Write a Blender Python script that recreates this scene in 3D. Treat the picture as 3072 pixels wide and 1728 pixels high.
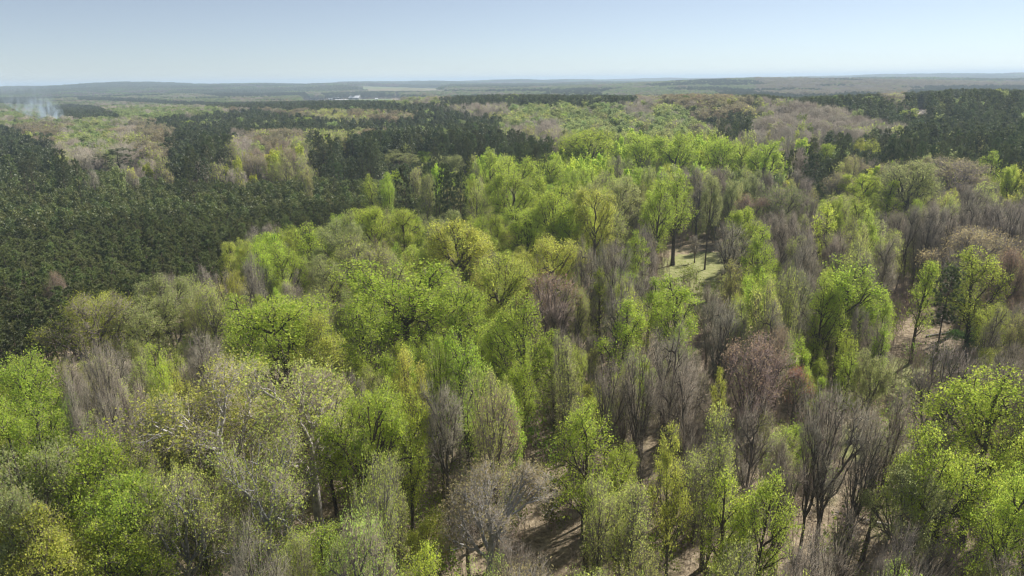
import bpy, math, random
import numpy as np
from mathutils import Matrix, Vector

# ------------------------------------------------------------------ clean
for o in list(bpy.data.objects):
    bpy.data.objects.remove(o)
scene = bpy.context.scene
COL = scene.collection
rng = np.random.default_rng(11)
random.seed(11)

# ------------------------------------------------------------------ camera
CAM_H, PITCH, ROLL, FPX = 55.0, 16.95, -0.72, 2048.0
cam_d = bpy.data.cameras.new("camera")
cam = bpy.data.objects.new("camera", cam_d)
COL.objects.link(cam)
CM = Matrix.Rotation(math.radians(90 - PITCH), 4, 'X') @ Matrix.Rotation(math.radians(ROLL), 4, 'Z')
cam.matrix_world = Matrix.Translation((0, 0, CAM_H)) @ CM
cam_d.sensor_width = 36.0
cam_d.lens = 36.0 * FPX / 3072.0
cam_d.clip_start = 0.5
cam_d.clip_end = 90000
scene.camera = cam

# ------------------------------------------------------------------ world + sun
SUN_EL, SUN_AZ = 43.0, 50.0            # azimuth measured clockwise from +Y (the view direction)
world = bpy.data.worlds.new("World")
scene.world = world
world.use_nodes = True
wn = world.node_tree
wn.nodes.clear()
sky = wn.nodes.new("ShaderNodeTexSky")
sky.sky_type = 'NISHITA'
sky.sun_disc = False
sky.sun_elevation = math.radians(SUN_EL)
sky.sun_rotation = math.radians(SUN_AZ)
sky.altitude = 2000
sky.air_density = 0.88
sky.dust_density = 0.0
sky.ozone_density = 3.4
bg = wn.nodes.new("ShaderNodeBackground")
bg.inputs["Strength"].default_value = 0.0655
wo = wn.nodes.new("ShaderNodeOutputWorld")
pale = wn.nodes.new("ShaderNodeHueSaturation")      # hazy spring air: a paler sky all round
pale.inputs["Saturation"].default_value = 0.62
pale.inputs["Value"].default_value = 1.0
wn.links.new(sky.outputs[0], pale.inputs["Color"])
wn.links.new(pale.outputs[0], bg.inputs["Color"])
wn.links.new(bg.outputs[0], wo.inputs["Surface"])

sun_d = bpy.data.lights.new("sun", 'SUN')
sun_d.energy = 5.0
sun_d.angle = math.radians(0.53)
sun_d.color = (1.0, 0.955, 0.88)
sun = bpy.data.objects.new("sun", sun_d)
COL.objects.link(sun)
sd = Vector((math.sin(math.radians(SUN_AZ)) * math.cos(math.radians(SUN_EL)),
             math.cos(math.radians(SUN_AZ)) * math.cos(math.radians(SUN_EL)),
             math.sin(math.radians(SUN_EL))))
sun.rotation_euler = sd.to_track_quat('Z', 'Y').to_euler()

scene.view_settings.view_transform = 'Standard'
scene.view_settings.look = 'None'
scene.view_settings.gamma = 1
scene.view_settings.exposure = 0.64
scene.view_settings.use_curve_mapping = False
cy = scene.cycles
cy.max_bounces = 7
cy.diffuse_bounces = 5
cy.glossy_bounces = 1
cy.transmission_bounces = 3
cy.transparent_max_bounces = 4
cy.volume_bounces = 1
cy.caustics_reflective = False
cy.caustics_refractive = False
cy.use_adaptive_sampling = True
cy.adaptive_threshold = 0.02
cy.use_denoising = True
cy.filter_width = 1.25
cy.sample_clamp_indirect = 4.0

# ------------------------------------------------------------------ terrain + projection
R3 = np.array([[CM[i][j] for j in range(3)] for i in range(3)])


def gauss(x, y, cx, cy_, sx, sy, rot=0.0):
    c, s = math.cos(rot), math.sin(rot)
    dx, dy = x - cx, y - cy_
    u, v = dx * c + dy * s, -dx * s + dy * c
    return np.exp(-0.5 * ((u / sx) ** 2 + (v / sy) ** 2))


def polar(px, d):                      # ground point on the bearing of photo column px at distance d
    b = math.atan2((px - 1536) / FPX, math.cos(math.radians(PITCH)))
    return d * math.sin(b), d * math.cos(b)


HILLS = []
for px, d, amp, sx, sy in ((2900, 830, 25, 300, 210), (2330, 900, 15, 320, 200), (1750, 1000, 11, 380, 230),
                           (2230, 2700, 22, 420, 330), (2700, 3600, 16, 900, 500), (1850, 3300, 10, 900, 350),
                           (1220, 4300, 20, 1000, 620), (60, 5200, 7, 1600, 700), (700, 5600, 18, 1300, 800),
                           (1250, 7000, 26, 1900, 900), (2200, 9000, 22, 3000, 1200), (3100, 7000, 30, 1600, 900),
                           (300, 1900, -6, 900, 500), (-300, 5200, 14, 1500, 800)):
    cx_, cyy = polar(px, d)
    HILLS.append((cx_, cyy, amp, sx, sy, -math.atan2(cx_, cyy)))


def terrain(x, y):
    x = np.asarray(x, float); y = np.asarray(y, float)
    d = np.hypot(x, y)
    z = 0.35 * np.sin(x * 0.021 + 1.3) * np.cos(y * 0.027) + 0.25 * np.sin(x * 0.06 - y * 0.045)
    for h in HILLS:
        z = z + h[2] * gauss(x, y, *[h[0], h[1], h[3], h[4], h[5]])
    # the near ridges stay low enough for the far country to show over them
    col = 1536 + FPX * np.tan(np.arctan2(x, np.maximum(y, 1.0))) * math.cos(math.radians(PITCH))
    drop = np.interp(col, [0, 1200, 1540, 1900, 2250, 2310, 2700, 2770, 3072], [50, 46, 43, 50, 50, 58, 42, 37, 42])
    cap = CAM_H - 21.5 - d * drop / FPX
    w_ = np.clip((d - 420) / 200, 0, 1) * np.clip((1650 - d) / 250, 0, 1)
    z = z - w_ * np.maximum(z - cap, 0)
    f = np.clip((d - 1300) / 2500, 0, 1)
    g2 = np.clip((d - 2600) / 2500, 0, 1)
    z = z + g2 * (9 * np.sin(x * 0.0016 + 2.0) * np.sin(y * 0.0011 + 0.5) + 6 * np.sin(x * 0.0037 - y * 0.0009) * np.cos(y * 0.0019) + 3.5 * np.sin(x * 0.0083 + y * 0.0021))
    z = z + f * (5 * np.sin(x * 0.0021 + 0.4) * np.sin(y * 0.0027 + 1.1) + 3.0 * np.sin(x * 0.0052 + y * 0.0031)
                 + 2.0 * np.sin(y * 0.0078 - x * 0.0045 + 2))
    return z


def rays(px, py):
    px = np.atleast_1d(np.asarray(px, float)); py = np.atleast_1d(np.asarray(py, float))
    v = np.stack([(px - 1536) / FPX, (864 - py) / FPX, -np.ones_like(px)], -1)
    v = v @ R3.T
    return v / np.linalg.norm(v, axis=1, keepdims=True)


def at(px, py, h=0.0):
    """ground point whose height-h top is seen at photo pixel px,py"""
    v = rays(px, py)[0]
    t = 30.0
    while t < 20000:
        p = v * t
        if CAM_H + p[2] <= float(terrain(p[0], p[1])) + h:
            break
        t *= 1.004
    return p[0], p[1]


def project(x, y, z):
    x, y, z = np.broadcast_arrays(np.asarray(x, float), np.asarray(y, float), np.asarray(z, float))
    p = np.stack([x, y, z - CAM_H], -1) @ R3
    return 1536 + FPX * p[..., 0] / -p[..., 2], 864 - FPX * p[..., 1] / -p[..., 2]


VS = 3072 / 2576.0                     # the layout lists below are in a 2576 px wide copy of the photograph's frame


def inpoly(px, py, poly):
    px = np.asarray(px, float); py = np.asarray(py, float)
    r = np.zeros(px.shape, bool)
    n = len(poly)
    for i in range(n):
        x0, y0 = poly[i]; x1, y1 = poly[(i + 1) % n]
        c = ((y0 > py) != (y1 > py)) & (px < (x1 - x0) * (py - y0) / (y1 - y0 + 1e-9) + x0)
        r ^= c
    return r


def P(*a):
    return [(a[i] * VS, a[i + 1] * VS) for i in range(0, len(a), 2)]


def vnoise(x, y, scale, seed=0):
    """cheap smooth value noise on arrays"""
    x = np.asarray(x, float) / scale; y = np.asarray(y, float) / scale
    xi = np.floor(x).astype(np.int64); yi = np.floor(y).astype(np.int64)
    fx = x - xi; fy = y - yi
    fx = fx * fx * (3 - 2 * fx); fy = fy * fy * (3 - 2 * fy)

    def hsh(a, b):
        h = (a * 374761393 + b * 668265263 + seed * 974711) & 0xffffffff
        h = ((h ^ (h >> 13)) * 1274126177) & 0xffffffff
        return ((h ^ (h >> 16)) & 0xffff) / 65535.0
    return (hsh(xi, yi) * (1 - fx) * (1 - fy) + hsh(xi + 1, yi) * fx * (1 - fy)
            + hsh(xi, yi + 1) * (1 - fx) * fy + hsh(xi + 1, yi + 1) * fx * fy)


# ------------------------------------------------------------------ materials
def new_mat(name):
    m = bpy.data.materials.new(name)
    m.use_nodes = True
    nt = m.node_tree
    nt.nodes.clear()
    out = nt.nodes.new("ShaderNodeOutputMaterial")
    return m, nt, out


def N(nt, typ, **kw):
    n = nt.nodes.new(typ)
    for k, v in kw.items():
        setattr(n, k, v)
    return n


def math_node(nt, op, a, b=None):
    n = N(nt, "ShaderNodeMath", operation=op)
    for i, s in enumerate((a, b)):
        if s is None:
            continue
        if isinstance(s, (int, float)):
            n.inputs[i].default_value = s
        else:
            nt.links.new(s, n.inputs[i])
    return n.outputs[0]


def tinted(name, attr, trans, vary=0.25, hue=0.02, nscale=0.9, gloss=0.0):
    """colour from the tree's own tint, varied per tree and per clump"""
    m, nt, out = new_mat(name)
    a = N(nt, "ShaderNodeAttribute", attribute_type='INSTANCER', attribute_name=attr)
    oi = N(nt, "ShaderNodeObjectInfo")
    geo = N(nt, "ShaderNodeNewGeometry")
    no = N(nt, "ShaderNodeTexNoise")
    no.inputs["Scale"].default_value = nscale
    no.inputs["Detail"].default_value = 2
    nt.links.new(geo.outputs["Position"], no.inputs["Vector"])
    hsv = N(nt, "ShaderNodeHueSaturation")
    v = math_node(nt, 'MULTIPLY_ADD', no.outputs["Fac"], vary * 3)
    v.node.inputs[2].default_value = 1 - vary * 1.5
    r = math_node(nt, 'MULTIPLY_ADD', geo.outputs["Random Per Island"], vary * 1.2)
    r.node.inputs[2].default_value = 1 - vary * 0.6
    v2 = math_node(nt, 'MULTIPLY', v, r)
    nt.links.new(v2, hsv.inputs["Value"])
    h = math_node(nt, 'MULTIPLY_ADD', geo.outputs["Random Per Island"], -hue * 2)
    h.node.inputs[2].default_value = 0.5 + hue
    nt.links.new(h, hsv.inputs["Hue"])
    nt.links.new(a.outputs["Color"], hsv.inputs["Color"])
    d = N(nt, "ShaderNodeBsdfDiffuse")
    nt.links.new(hsv.outputs[0], d.inputs["Color"])
    last = d.outputs[0]
    if trans:
        t = N(nt, "ShaderNodeBsdfTranslucent")
        nt.links.new(hsv.outputs[0], t.inputs["Color"])
        mx = N(nt, "ShaderNodeMixShader")
        mx.inputs[0].default_value = trans
        nt.links.new(last, mx.inputs[1]); nt.links.new(t.outputs[0], mx.inputs[2])
        last = mx.outputs[0]
    if gloss:
        g = N(nt, "ShaderNodeBsdfGlossy")
        g.inputs["Roughness"].default_value = 0.5
        mx = N(nt, "ShaderNodeMixShader")
        mx.inputs[0].default_value = gloss
        nt.links.new(last, mx.inputs[1]); nt.links.new(g.outputs[0], mx.inputs[2])
        last = mx.outputs[0]
    nt.links.new(last, out.inputs["Surface"])
    return m


M_LEAF = tinted("spring_leaves", "tint", 0.55, 0.21, 0.018, 0.3)
M_TWIG = tinted("fine_twigs", "twig", 0.0, 0.15, 0.01, 0.4)
M_NEEDLE = tinted("pine_needles", "tint", 0.4, 0.22, 0.02, 0.5, 0.035)


def bark_mat():
    m, nt, out = new_mat("bark")
    a = N(nt, "ShaderNodeAttribute", attribute_type='INSTANCER', attribute_name="bark")
    geo = N(nt, "ShaderNodeNewGeometry")
    no = N(nt, "ShaderNodeTexNoise")
    no.inputs["Scale"].default_value = 2.2
    no.inputs["Detail"].default_value = 5
    nt.links.new(geo.outputs["Position"], no.inputs["Vector"])
    v = math_node(nt, 'MULTIPLY_ADD', no.outputs["Fac"], 1.6)
    v.node.inputs[2].default_value = 0.2
    hsv = N(nt, "ShaderNodeHueSaturation")
    nt.links.new(v, hsv.inputs["Value"])
    nt.links.new(a.outputs["Color"], hsv.inputs["Color"])
    d = N(nt, "ShaderNodeBsdfDiffuse")
    nt.links.new(hsv.outputs[0], d.inputs["Color"])
    nt.links.new(d.outputs[0], out.inputs["Surface"])
    return m


M_BARK = bark_mat()


def simple_mat(name, col, rough=0.8, metal=0.0, vary=0.2, nscale=0.6):
    m, nt, out = new_mat(name)
    b = N(nt, "ShaderNodeBsdfPrincipled")
    b.inputs["Roughness"].default_value = rough
    b.inputs["Metallic"].default_value = metal
    no = N(nt, "ShaderNodeTexNoise")
    no.inputs["Scale"].default_value = nscale
    no.inputs["Detail"].default_value = 4
    geo = N(nt, "ShaderNodeNewGeometry")
    nt.links.new(geo.outputs["Position"], no.inputs["Vector"])
    v = math_node(nt, 'MULTIPLY_ADD', no.outputs["Fac"], vary * 2)
    v.node.inputs[2].default_value = 1 - vary
    hsv = N(nt, "ShaderNodeHueSaturation")
    hsv.inputs["Color"].default_value = (*col, 1)
    nt.links.new(v, hsv.inputs["Value"])
    nt.links.new(hsv.outputs[0], b.inputs["Base Color"])
    nt.links.new(b.outputs[0], out.inputs["Surface"])
    return m


# ------------------------------------------------------------------ mesh building
class Geo:
    """collects vertices and faces (tris / quads) with a material index"""
    def __init__(self):
        self.v, self.q, self.t, self.qm, self.tm, self.n = [], [], [], [], [], 0

    def add(self, v, quads=None, tris=None, mat=0):
        v = np.asarray(v, np.float32).reshape(-1, 3)
        if quads is not None and len(quads):
            q = np.asarray(quads, np.int64).reshape(-1, 4) + self.n
            self.q.append(q); self.qm.append(np.full(len(q), mat))
        if tris is not None and len(tris):
            t = np.asarray(tris, np.int64).reshape(-1, 3) + self.n
            self.t.append(t); self.tm.append(np.full(len(t), mat))
        self.v.append(v); self.n += len(v)

    def mesh(self, name, mats, smooth=False):
        me = bpy.data.meshes.new(name)
        V = np.concatenate(self.v)
        Q = np.concatenate(self.q) if self.q else np.zeros((0, 4), np.int64)
        T = np.concatenate(self.t) if self.t else np.zeros((0, 3), np.int64)
        me.vertices.add(len(V)); me.vertices.foreach_set("co", V.ravel())
        me.loops.add(Q.size + T.size)
        me.loops.foreach_set("vertex_index", np.concatenate([Q.ravel(), T.ravel()]).astype(np.int32))
        me.polygons.add(len(Q) + len(T))
        ls = np.concatenate([np.arange(len(Q)) * 4, Q.size + np.arange(len(T)) * 3]).astype(np.int32)
        me.polygons.foreach_set("loop_start", ls)
        me.polygons.foreach_set("material_index", np.concatenate(
            (self.qm + self.tm) or [np.zeros(0)]).astype(np.int32))
        for m in mats:
            me.materials.append(m)
        if smooth:
            me.polygons.foreach_set("use_smooth", np.ones(len(Q) + len(T), bool))
        me.update(calc_edges=True)
        return me


def norm(v):
    return v / (np.linalg.norm(v, axis=-1, keepdims=True) + 1e-9)


def tubes(g, p0, p1, r0, r1, sides, mat, tip=False):
    p0 = np.asarray(p0); p1 = np.asarray(p1)
    if len(p0) == 0:
        return
    r0 = np.asarray(r0)[:, None]; r1 = np.asarray(r1)[:, None]
    d = norm(p1 - p0)
    a = np.where(np.abs(d[:, 2:3]) > 0.9, np.array([[1., 0, 0]]), np.array([[0, 0, 1.]]))
    u = norm(np.cross(d, a)); w = np.cross(d, u)
    n = len(p0)
    rings = []
    for k in range(sides):
        c, s = math.cos(2 * math.pi * k / sides), math.sin(2 * math.pi * k / sides)
        rings.append((u * c + w * s))
    if tip:
        V = np.stack([p0 + rings[k] * r0 for k in range(sides)] + [p1], 1)
        base = (np.arange(n) * (sides + 1))[:, None]
        T = [np.concatenate([base + k, base + (k + 1) % sides, base + sides], 1) for k in range(sides)]
        g.add(V, tris=np.concatenate(T), mat=mat)
    else:
        V = np.stack([p0 + rings[k] * r0 for k in range(sides)] + [p1 + rings[k] * r1 for k in range(sides)], 1)
        base = (np.arange(n) * 2 * sides)[:, None]
        Q = [np.concatenate([base + k, base + (k + 1) % sides, base + sides + (k + 1) % sides, base + sides + k], 1)
             for k in range(sides)]
        g.add(V, quads=np.concatenate(Q), mat=mat)


def flecks(g, r, c, size, mat, flat=0.0, aspect=0.75):
    """leaf-sized quads at centres c, random orientation; flat>0 turns them more towards the sky"""
    n = len(c)
    if n == 0:
        return
    nrm = norm(r.normal(size=(n, 3)) + np.array([0, 0, flat]))
    u = norm(np.cross(nrm, r.normal(size=(n, 3))))
    w = np.cross(nrm, u)
    s = (size * np.exp(r.normal(0, 0.32, n)))[:, None] * 0.5
    V = np.stack([c - u * s, c - w * s * aspect, c + u * s, c + w * s * aspect], 1)
    g.add(V, quads=(np.arange(n)[:, None] * 4 + np.arange(4)), mat=mat)


# ------------------------------------------------------------------ deciduous skeletons
def kmeans(r, pts, k, it=5):
    c = pts[r.choice(len(pts), k, replace=False)]
    for _ in range(it):
        d = ((pts[:, None] - c[None]) ** 2).sum(-1)
        l = d.argmin(1)
        for j in range(k):
            if (l == j).any():
                c[j] = pts[l == j].mean(0)
    return l


def skeleton(seed, H, R, form, n):
    r = np.random.default_rng(seed)
    cb = {'broad': 0.42, 'oval': 0.36, 'slender': 0.32, 'vase': 0.42}[form]
    # crown targets: cloud of points filling an uneven envelope, denser at its skin
    m = n * 3
    th = r.uniform(0, 2 * np.pi, m)
    zf = r.uniform(0, 1, m) ** (0.75 if form != 'vase' else 0.6)
    prof = {'broad': lambda t: np.sqrt(np.clip(1 - (np.clip(t - 0.28, 0, 1) / 0.72) ** 2.4, 0, 1)) * np.clip(0.5 + t * 2.0, 0, 1),
            'oval': lambda t: np.sin(np.pi * np.clip(t, 0, 1) ** 0.78) ** 0.62 * 1.0,
            'slender': lambda t: np.clip(np.sin(np.pi * np.clip(t, 0, 1) ** 0.62), 0, 1) ** 0.7,
            'vase': lambda t: np.clip(0.25 + 1.1 * t, 0, 1) * np.sqrt(np.clip(1 - (np.clip(t - 0.35, 0, 1) / 0.65) ** 2.2, 0, 1))}[form]
    nlob = {'broad': 15, 'oval': 15, 'slender': 11, 'vase': 16}[form]
    P_ = []
    for i in range(nlob):
        tz = (i + r.uniform(0, 1)) / nlob
        an = i * 2.4 + r.uniform(-0.7, 0.7)
        if form == 'broad':
            tz = tz ** 0.6
        ro = R * float(prof(np.array(tz * 0.86))) * r.uniform(0.35, 0.95) * (0.25 if i == nlob - 1 else 1)
        rl = R * r.uniform(0.24, 0.46) * (1.15 if form == 'slender' else 1)
        zl = H * (cb + (1 - cb) * tz * 0.88) * (1 + r.normal(0, 0.03))
        m1 = int(m * 1.3 / nlob)
        v = norm(r.normal(size=(m1, 3)) + np.array([0, 0, 0.35])) * (r.uniform(0, 1, (m1, 1)) ** 0.45)
        P_.append(np.array([ro * math.cos(an), ro * math.sin(an), zl]) + v * np.array([rl, rl, rl * {'oval': 1.45, 'slender': 1.7, 'vase': 1.15, 'broad': 0.9}[form]]))
    T = np.concatenate(P_)
    T = T[(T[:, 2] < H * 1.03) & (T[:, 2] > H * cb * 0.8)]
    # gaps: drop points in random holes
    for _ in range(8):
        hc = T[r.integers(len(T))]
        T = T[((T - hc) ** 2).sum(1) > (R * r.uniform(0.14, 0.30)) ** 2]
    T = T[r.permutation(len(T))[:n]]
    lean = r.normal(0, 0.014 * H, 2)

    def trunk_pt(zz):
        f = zz / H
        return np.stack([lean[0] * f ** 1.5 + 0.15 * np.sin(f * 7), lean[1] * f ** 1.5 + 0.15 * np.cos(f * 6 + 1) - 0.15, zz], -1)

    S0, S1, RA, RB, LV, DIR = [], [], [], [], [], {}
    tw = 0.016

    def rad_of(k):
        return 0.021 * k ** 0.41

    def seg(a, b, k0, k1, lvl, bend):
        L = np.linalg.norm(b - a)
        parts = 3 if L > 2.0 else (2 if L > 0.9 else 1)
        pts = [a]
        for i in range(1, parts):
            f = i / parts
            off = r.normal(0, 0.055 * L, 3) + np.array([0, 0, -bend * L * math.sin(math.pi * f)])
            pts.append(a + (b - a) * f + off)
        pts.append(b)
        for i in range(parts):
            S0.append(pts[i]); S1.append(pts[i + 1])
            RA.append(k0 + (k1 - k0) * i / parts); RB.append(k0 + (k1 - k0) * (i + 1) / parts)
            LV.append(lvl)

    tips = []

    def rec(a, d, idx, lvl):
        k = len(idx)
        if k == 1:
            b = T[idx[0]]
            tips.append((a, b, d))
            return
        kk = 2 if (k < 6 or r.random() < 0.6) else 3
        if k <= 3:
            groups = [[i] for i in idx]
        else:
            q = norm(T[idx] - a) * 1.0 + T[idx] / R * 0.6
            l = kmeans(r, q, kk, 3)
            groups = [idx[l == j] for j in range(kk) if (l == j).any()]
            if len(groups) == 1:
                h = k // 2
                groups = [idx[:h], idx[h:]]
        for gidx in groups:
            gidx = np.asarray(gidx)
            if len(gidx) == 1:
                tips.append((a, T[gidx[0]], d))
                continue
            c = T[gidx].mean(0)
            f = r.uniform(0.38, 0.56)
            b = a + (c - a) * f
            b[2] += 0.04 * np.linalg.norm(c - a)
            rr = rad_of(len(gidx))
            seg(a, b, min(rr * 1.12, rad_of(k)), rr, lvl, 0.04)
            rec(b, norm(b - a), gidx, lvl + 1)

    nl = {'broad': 7, 'oval': 15, 'slender': 16, 'vase': 7}[form]
    lab = kmeans(r, T * np.array([1, 1, 0.8]), nl, 6)
    att = []
    for j in range(nl):
        idx = np.nonzero(lab == j)[0]
        if len(idx) == 0:
            continue
        c = T[idx].mean(0)
        rho = np.hypot(c[0], c[1])
        if form in ('oval', 'slender'):
            za = np.clip(c[2] - rho * r.uniform(0.9, 1.4) - 0.4, cb * H * 0.7, H * 0.93)
        elif form == 'vase':
            za = r.uniform(0.20, 0.40) * H
        else:
            za = np.clip(c[2] - rho * r.uniform(0.55, 0.95) - 1.2, 0.24 * H, 0.60 * H)
        att.append((za, idx))
    att.sort(key=lambda t: t[0])
    zs = [0.0] + [a for a, _ in att]
    left = n
    rb = rad_of(n) * 1.15
    prev = 0.0
    for i, (za, idx) in enumerate(att):
        steps = max(1, int((za - prev) / 1.6))
        r1 = rad_of(max(left, 3))
        for s in range(steps):
            a_ = prev + (za - prev) * s / steps; b_ = prev + (za - prev) * (s + 1) / steps
            if b_ - a_ < 0.01:
                continue
            fl = 1.45 if a_ == 0 else 1.0
            S0.append(trunk_pt(np.float64(a_))); S1.append(trunk_pt(np.float64(b_)))
            RA.append(rb * fl if a_ == 0 else rb); RB.append(r1 if s == steps - 1 else rb); LV.append(0)
        prev = za
        left -= len(idx)
        rb = rad_of(max(left, 3))
        a = trunk_pt(np.float64(za))
        c = T[idx].mean(0)
        f = r.uniform(0.32, 0.48)
        b = a + (c - a) * f
        rr = rad_of(len(idx))
        seg(a, b, rr * 1.1, rr, 1, 0.05 if form in ('broad',) else -0.03)
        rec(b, norm(b - a), idx, 2)
    return dict(T=T, S0=np.array(S0), S1=np.array(S1), RA=np.array(RA), RB=np.array(RB), LV=np.array(LV), tips=tips,
                H=H, R=R, r=r)


def build_trunk(sk, minr=0.035):
    g = Geo()
    big = sk['RA'] >= 0.085
    med = (~big) & (sk['RA'] >= minr)
    tubes(g, sk['S0'][big], sk['S1'][big], sk['RA'][big], sk['RB'][big], 6, 0)
    tubes(g, sk['S0'][med], sk['S1'][med], sk['RA'][med], sk['RB'][med], 3, 0)
    return g


def twig_sprays(sk, r, per, length, rad, spread=0.75):
    """fine twigs at every crown target, fanning outwards and up"""
    A = np.array([t[0] for t in sk['tips']]); B = np.array([t[1] for t in sk['tips']])
    d = norm(B - A)
    P0, P1 = [], []
    n = len(B)
    c0 = np.array([0, 0, sk['H'] * 0.35])
    out = norm(B - c0)
    for k in range(per):
        f = r.uniform(0.35, 1.0, n)[:, None]
        s = A + (B - A) * f
        dd = norm(d * 0.7 + out * 0.7 + np.array([0, 0, 0.15]) + r.normal(0, spread, (n, 3)))
        L = (length * r.uniform(0.5, 1.3, n))[:, None]
        P0.append(s); P1.append(s + dd * L)
    return A, B, np.concatenate(P0), np.concatenate(P1)


def build_crown(sk, style):
    r = np.random.default_rng(sk['seed'] + 991)
    g = Geo()
    small = sk['RA'] < 0.035
    tubes(g, sk['S0'][small], sk['S1'][small], sk['RA'][small], sk['RB'][small], 3, 1)
    R_ = sk['R']
    if style == 'bare':
        A, B, P0, P1 = twig_sprays(sk, r, 3, 1.5, 0.012)
        tubes(g, A, B, np.full(len(A), 0.020), np.full(len(A), 0.012), 3, 1, tip=True)
        tubes(g, P0, P1, np.full(len(P0), 0.0135), None if False else np.full(len(P0), 0.004), 3, 1, tip=True)
        k = r.random(len(P1)) < 0.12
        flecks(g, r, P1[k], 0.13, 0)
    elif style == 'sparse':
        A, B, P0, P1 = twig_sprays(sk, r, 4, 1.1, 0.012)
        tubes(g, A, B, np.full(len(A), 0.020), np.full(len(A), 0.012), 3, 1, tip=True)
        tubes(g, P0, P1, np.full(len(P0), 0.012), np.full(len(P0), 0.004), 3, 1, tip=True)
        k = r.random(len(P1)) < 0.85
        c = P1[k]
        flecks(g, r, c + r.normal(0, 0.1, c.shape), 0.17, 0, 0.3)
        flecks(g, r, c + r.normal(0, 0.2, c.shape), 0.14, 0, 0.3)
    elif style == 'dome':
        # buds and catkins on the outer skin of the crown
        A, B, P0, P1 = twig_sprays(sk, r, 4, 1.2, 0.012)
        tubes(g, A, B, np.full(len(A), 0.020), np.full(len(A), 0.012), 3, 1, tip=True)
        tubes(g, P0, P1, np.full(len(P0), 0.013), np.full(len(P0), 0.004), 3, 1, tip=True)
        rel = P1.copy(); rel[:, 2] -= sk['H'] * 0.55
        q = np.sqrt((rel[:, 0] / R_) ** 2 + (rel[:, 1] / R_) ** 2 + (np.clip(rel[:, 2], 0, None) / (sk['H'] * 0.45)) ** 2)
        k = (q > 0.84) & (r.random(len(P1)) < 0.95) & (rel[:, 2] > -0.1 * sk['H'])
        c = P1[k]
        flecks(g, r, c, 0.17, 0, 0.2)
        flecks(g, r, c + r.normal(0, 0.12, c.shape), 0.15, 0, 0.2)
    else:                                                   # leafy
        A, B, P0, P1 = twig_sprays(sk, r, 3, 0.95, 0.012)
        tubes(g, A, B, np.full(len(A), 0.022), np.full(len(A), 0.012), 3, 1, tip=True)
        tubes(g, P0[::2], P1[::2], np.full(len(P0[::2]), 0.012), np.full(len(P0[::2]), 0.004), 3, 1, tip=True)
        zf = (B[:, 2] / sk['H'] - 0.3) / 0.7
        rq = np.hypot(B[:, 0], B[:, 1]) / R_
        ph = r.uniform(0, 6.28, 6)
        nz = (np.sin(B[:, 0] * 2.3 + ph[0]) * np.sin(B[:, 1] * 2.1 + ph[1]) * np.sin(B[:, 2] * 2.0 + ph[2])
              + 0.6 * np.sin(B[:, 0] * 1.1 + B[:, 2] * 1.3 + ph[3]) * np.sin(B[:, 1] * 1.2 - B[:, 2] * 0.9 + ph[4]))
        keep = r.random(len(B)) < np.clip(0.12 + 0.75 * zf + 0.25 * rq + 0.55 * nz, 0.05, 0.97)
        c = np.repeat(B[keep], 20, 0)
        c = c + r.normal(0, 1, c.shape) * np.array([0.40, 0.40, 0.24])
        flecks(g, r, c, 0.16, 0, 0.55)
        c = np.repeat(B[~keep], 2, 0)
        c = c + r.normal(0, 0.3, c.shape)
        flecks(g, r, c, 0.17, 0, 0.35)
    return g


FORMS = [('broad', 18.0, 6.3, 1250), ('oval', 20.0, 4.8, 1000), ('slender', 18.0, 2.9, 520), ('vase', 19.0, 5.4, 1050)]
NV = 5
SK = []
for fi, (form, H, R, n) in enumerate(FORMS):
    for s in range(NV):
        sk = skeleton(100 + fi * 10 + s, H, R, form, n)
        sk['seed'] = 100 + fi * 10 + s
        sk['form'] = form
        tg = build_trunk(sk)
        sk['trunk'] = tg.mesh("trunk_" + form, [M_BARK], smooth=True)
        for st in ('bare', 'sparse', 'leafy') + (('dome',) if form in ('broad', 'vase') else ()):
            sk[st] = build_crown(sk, st).mesh("crown_" + form, [M_LEAF, M_TWIG])
        SK.append(sk)


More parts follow.
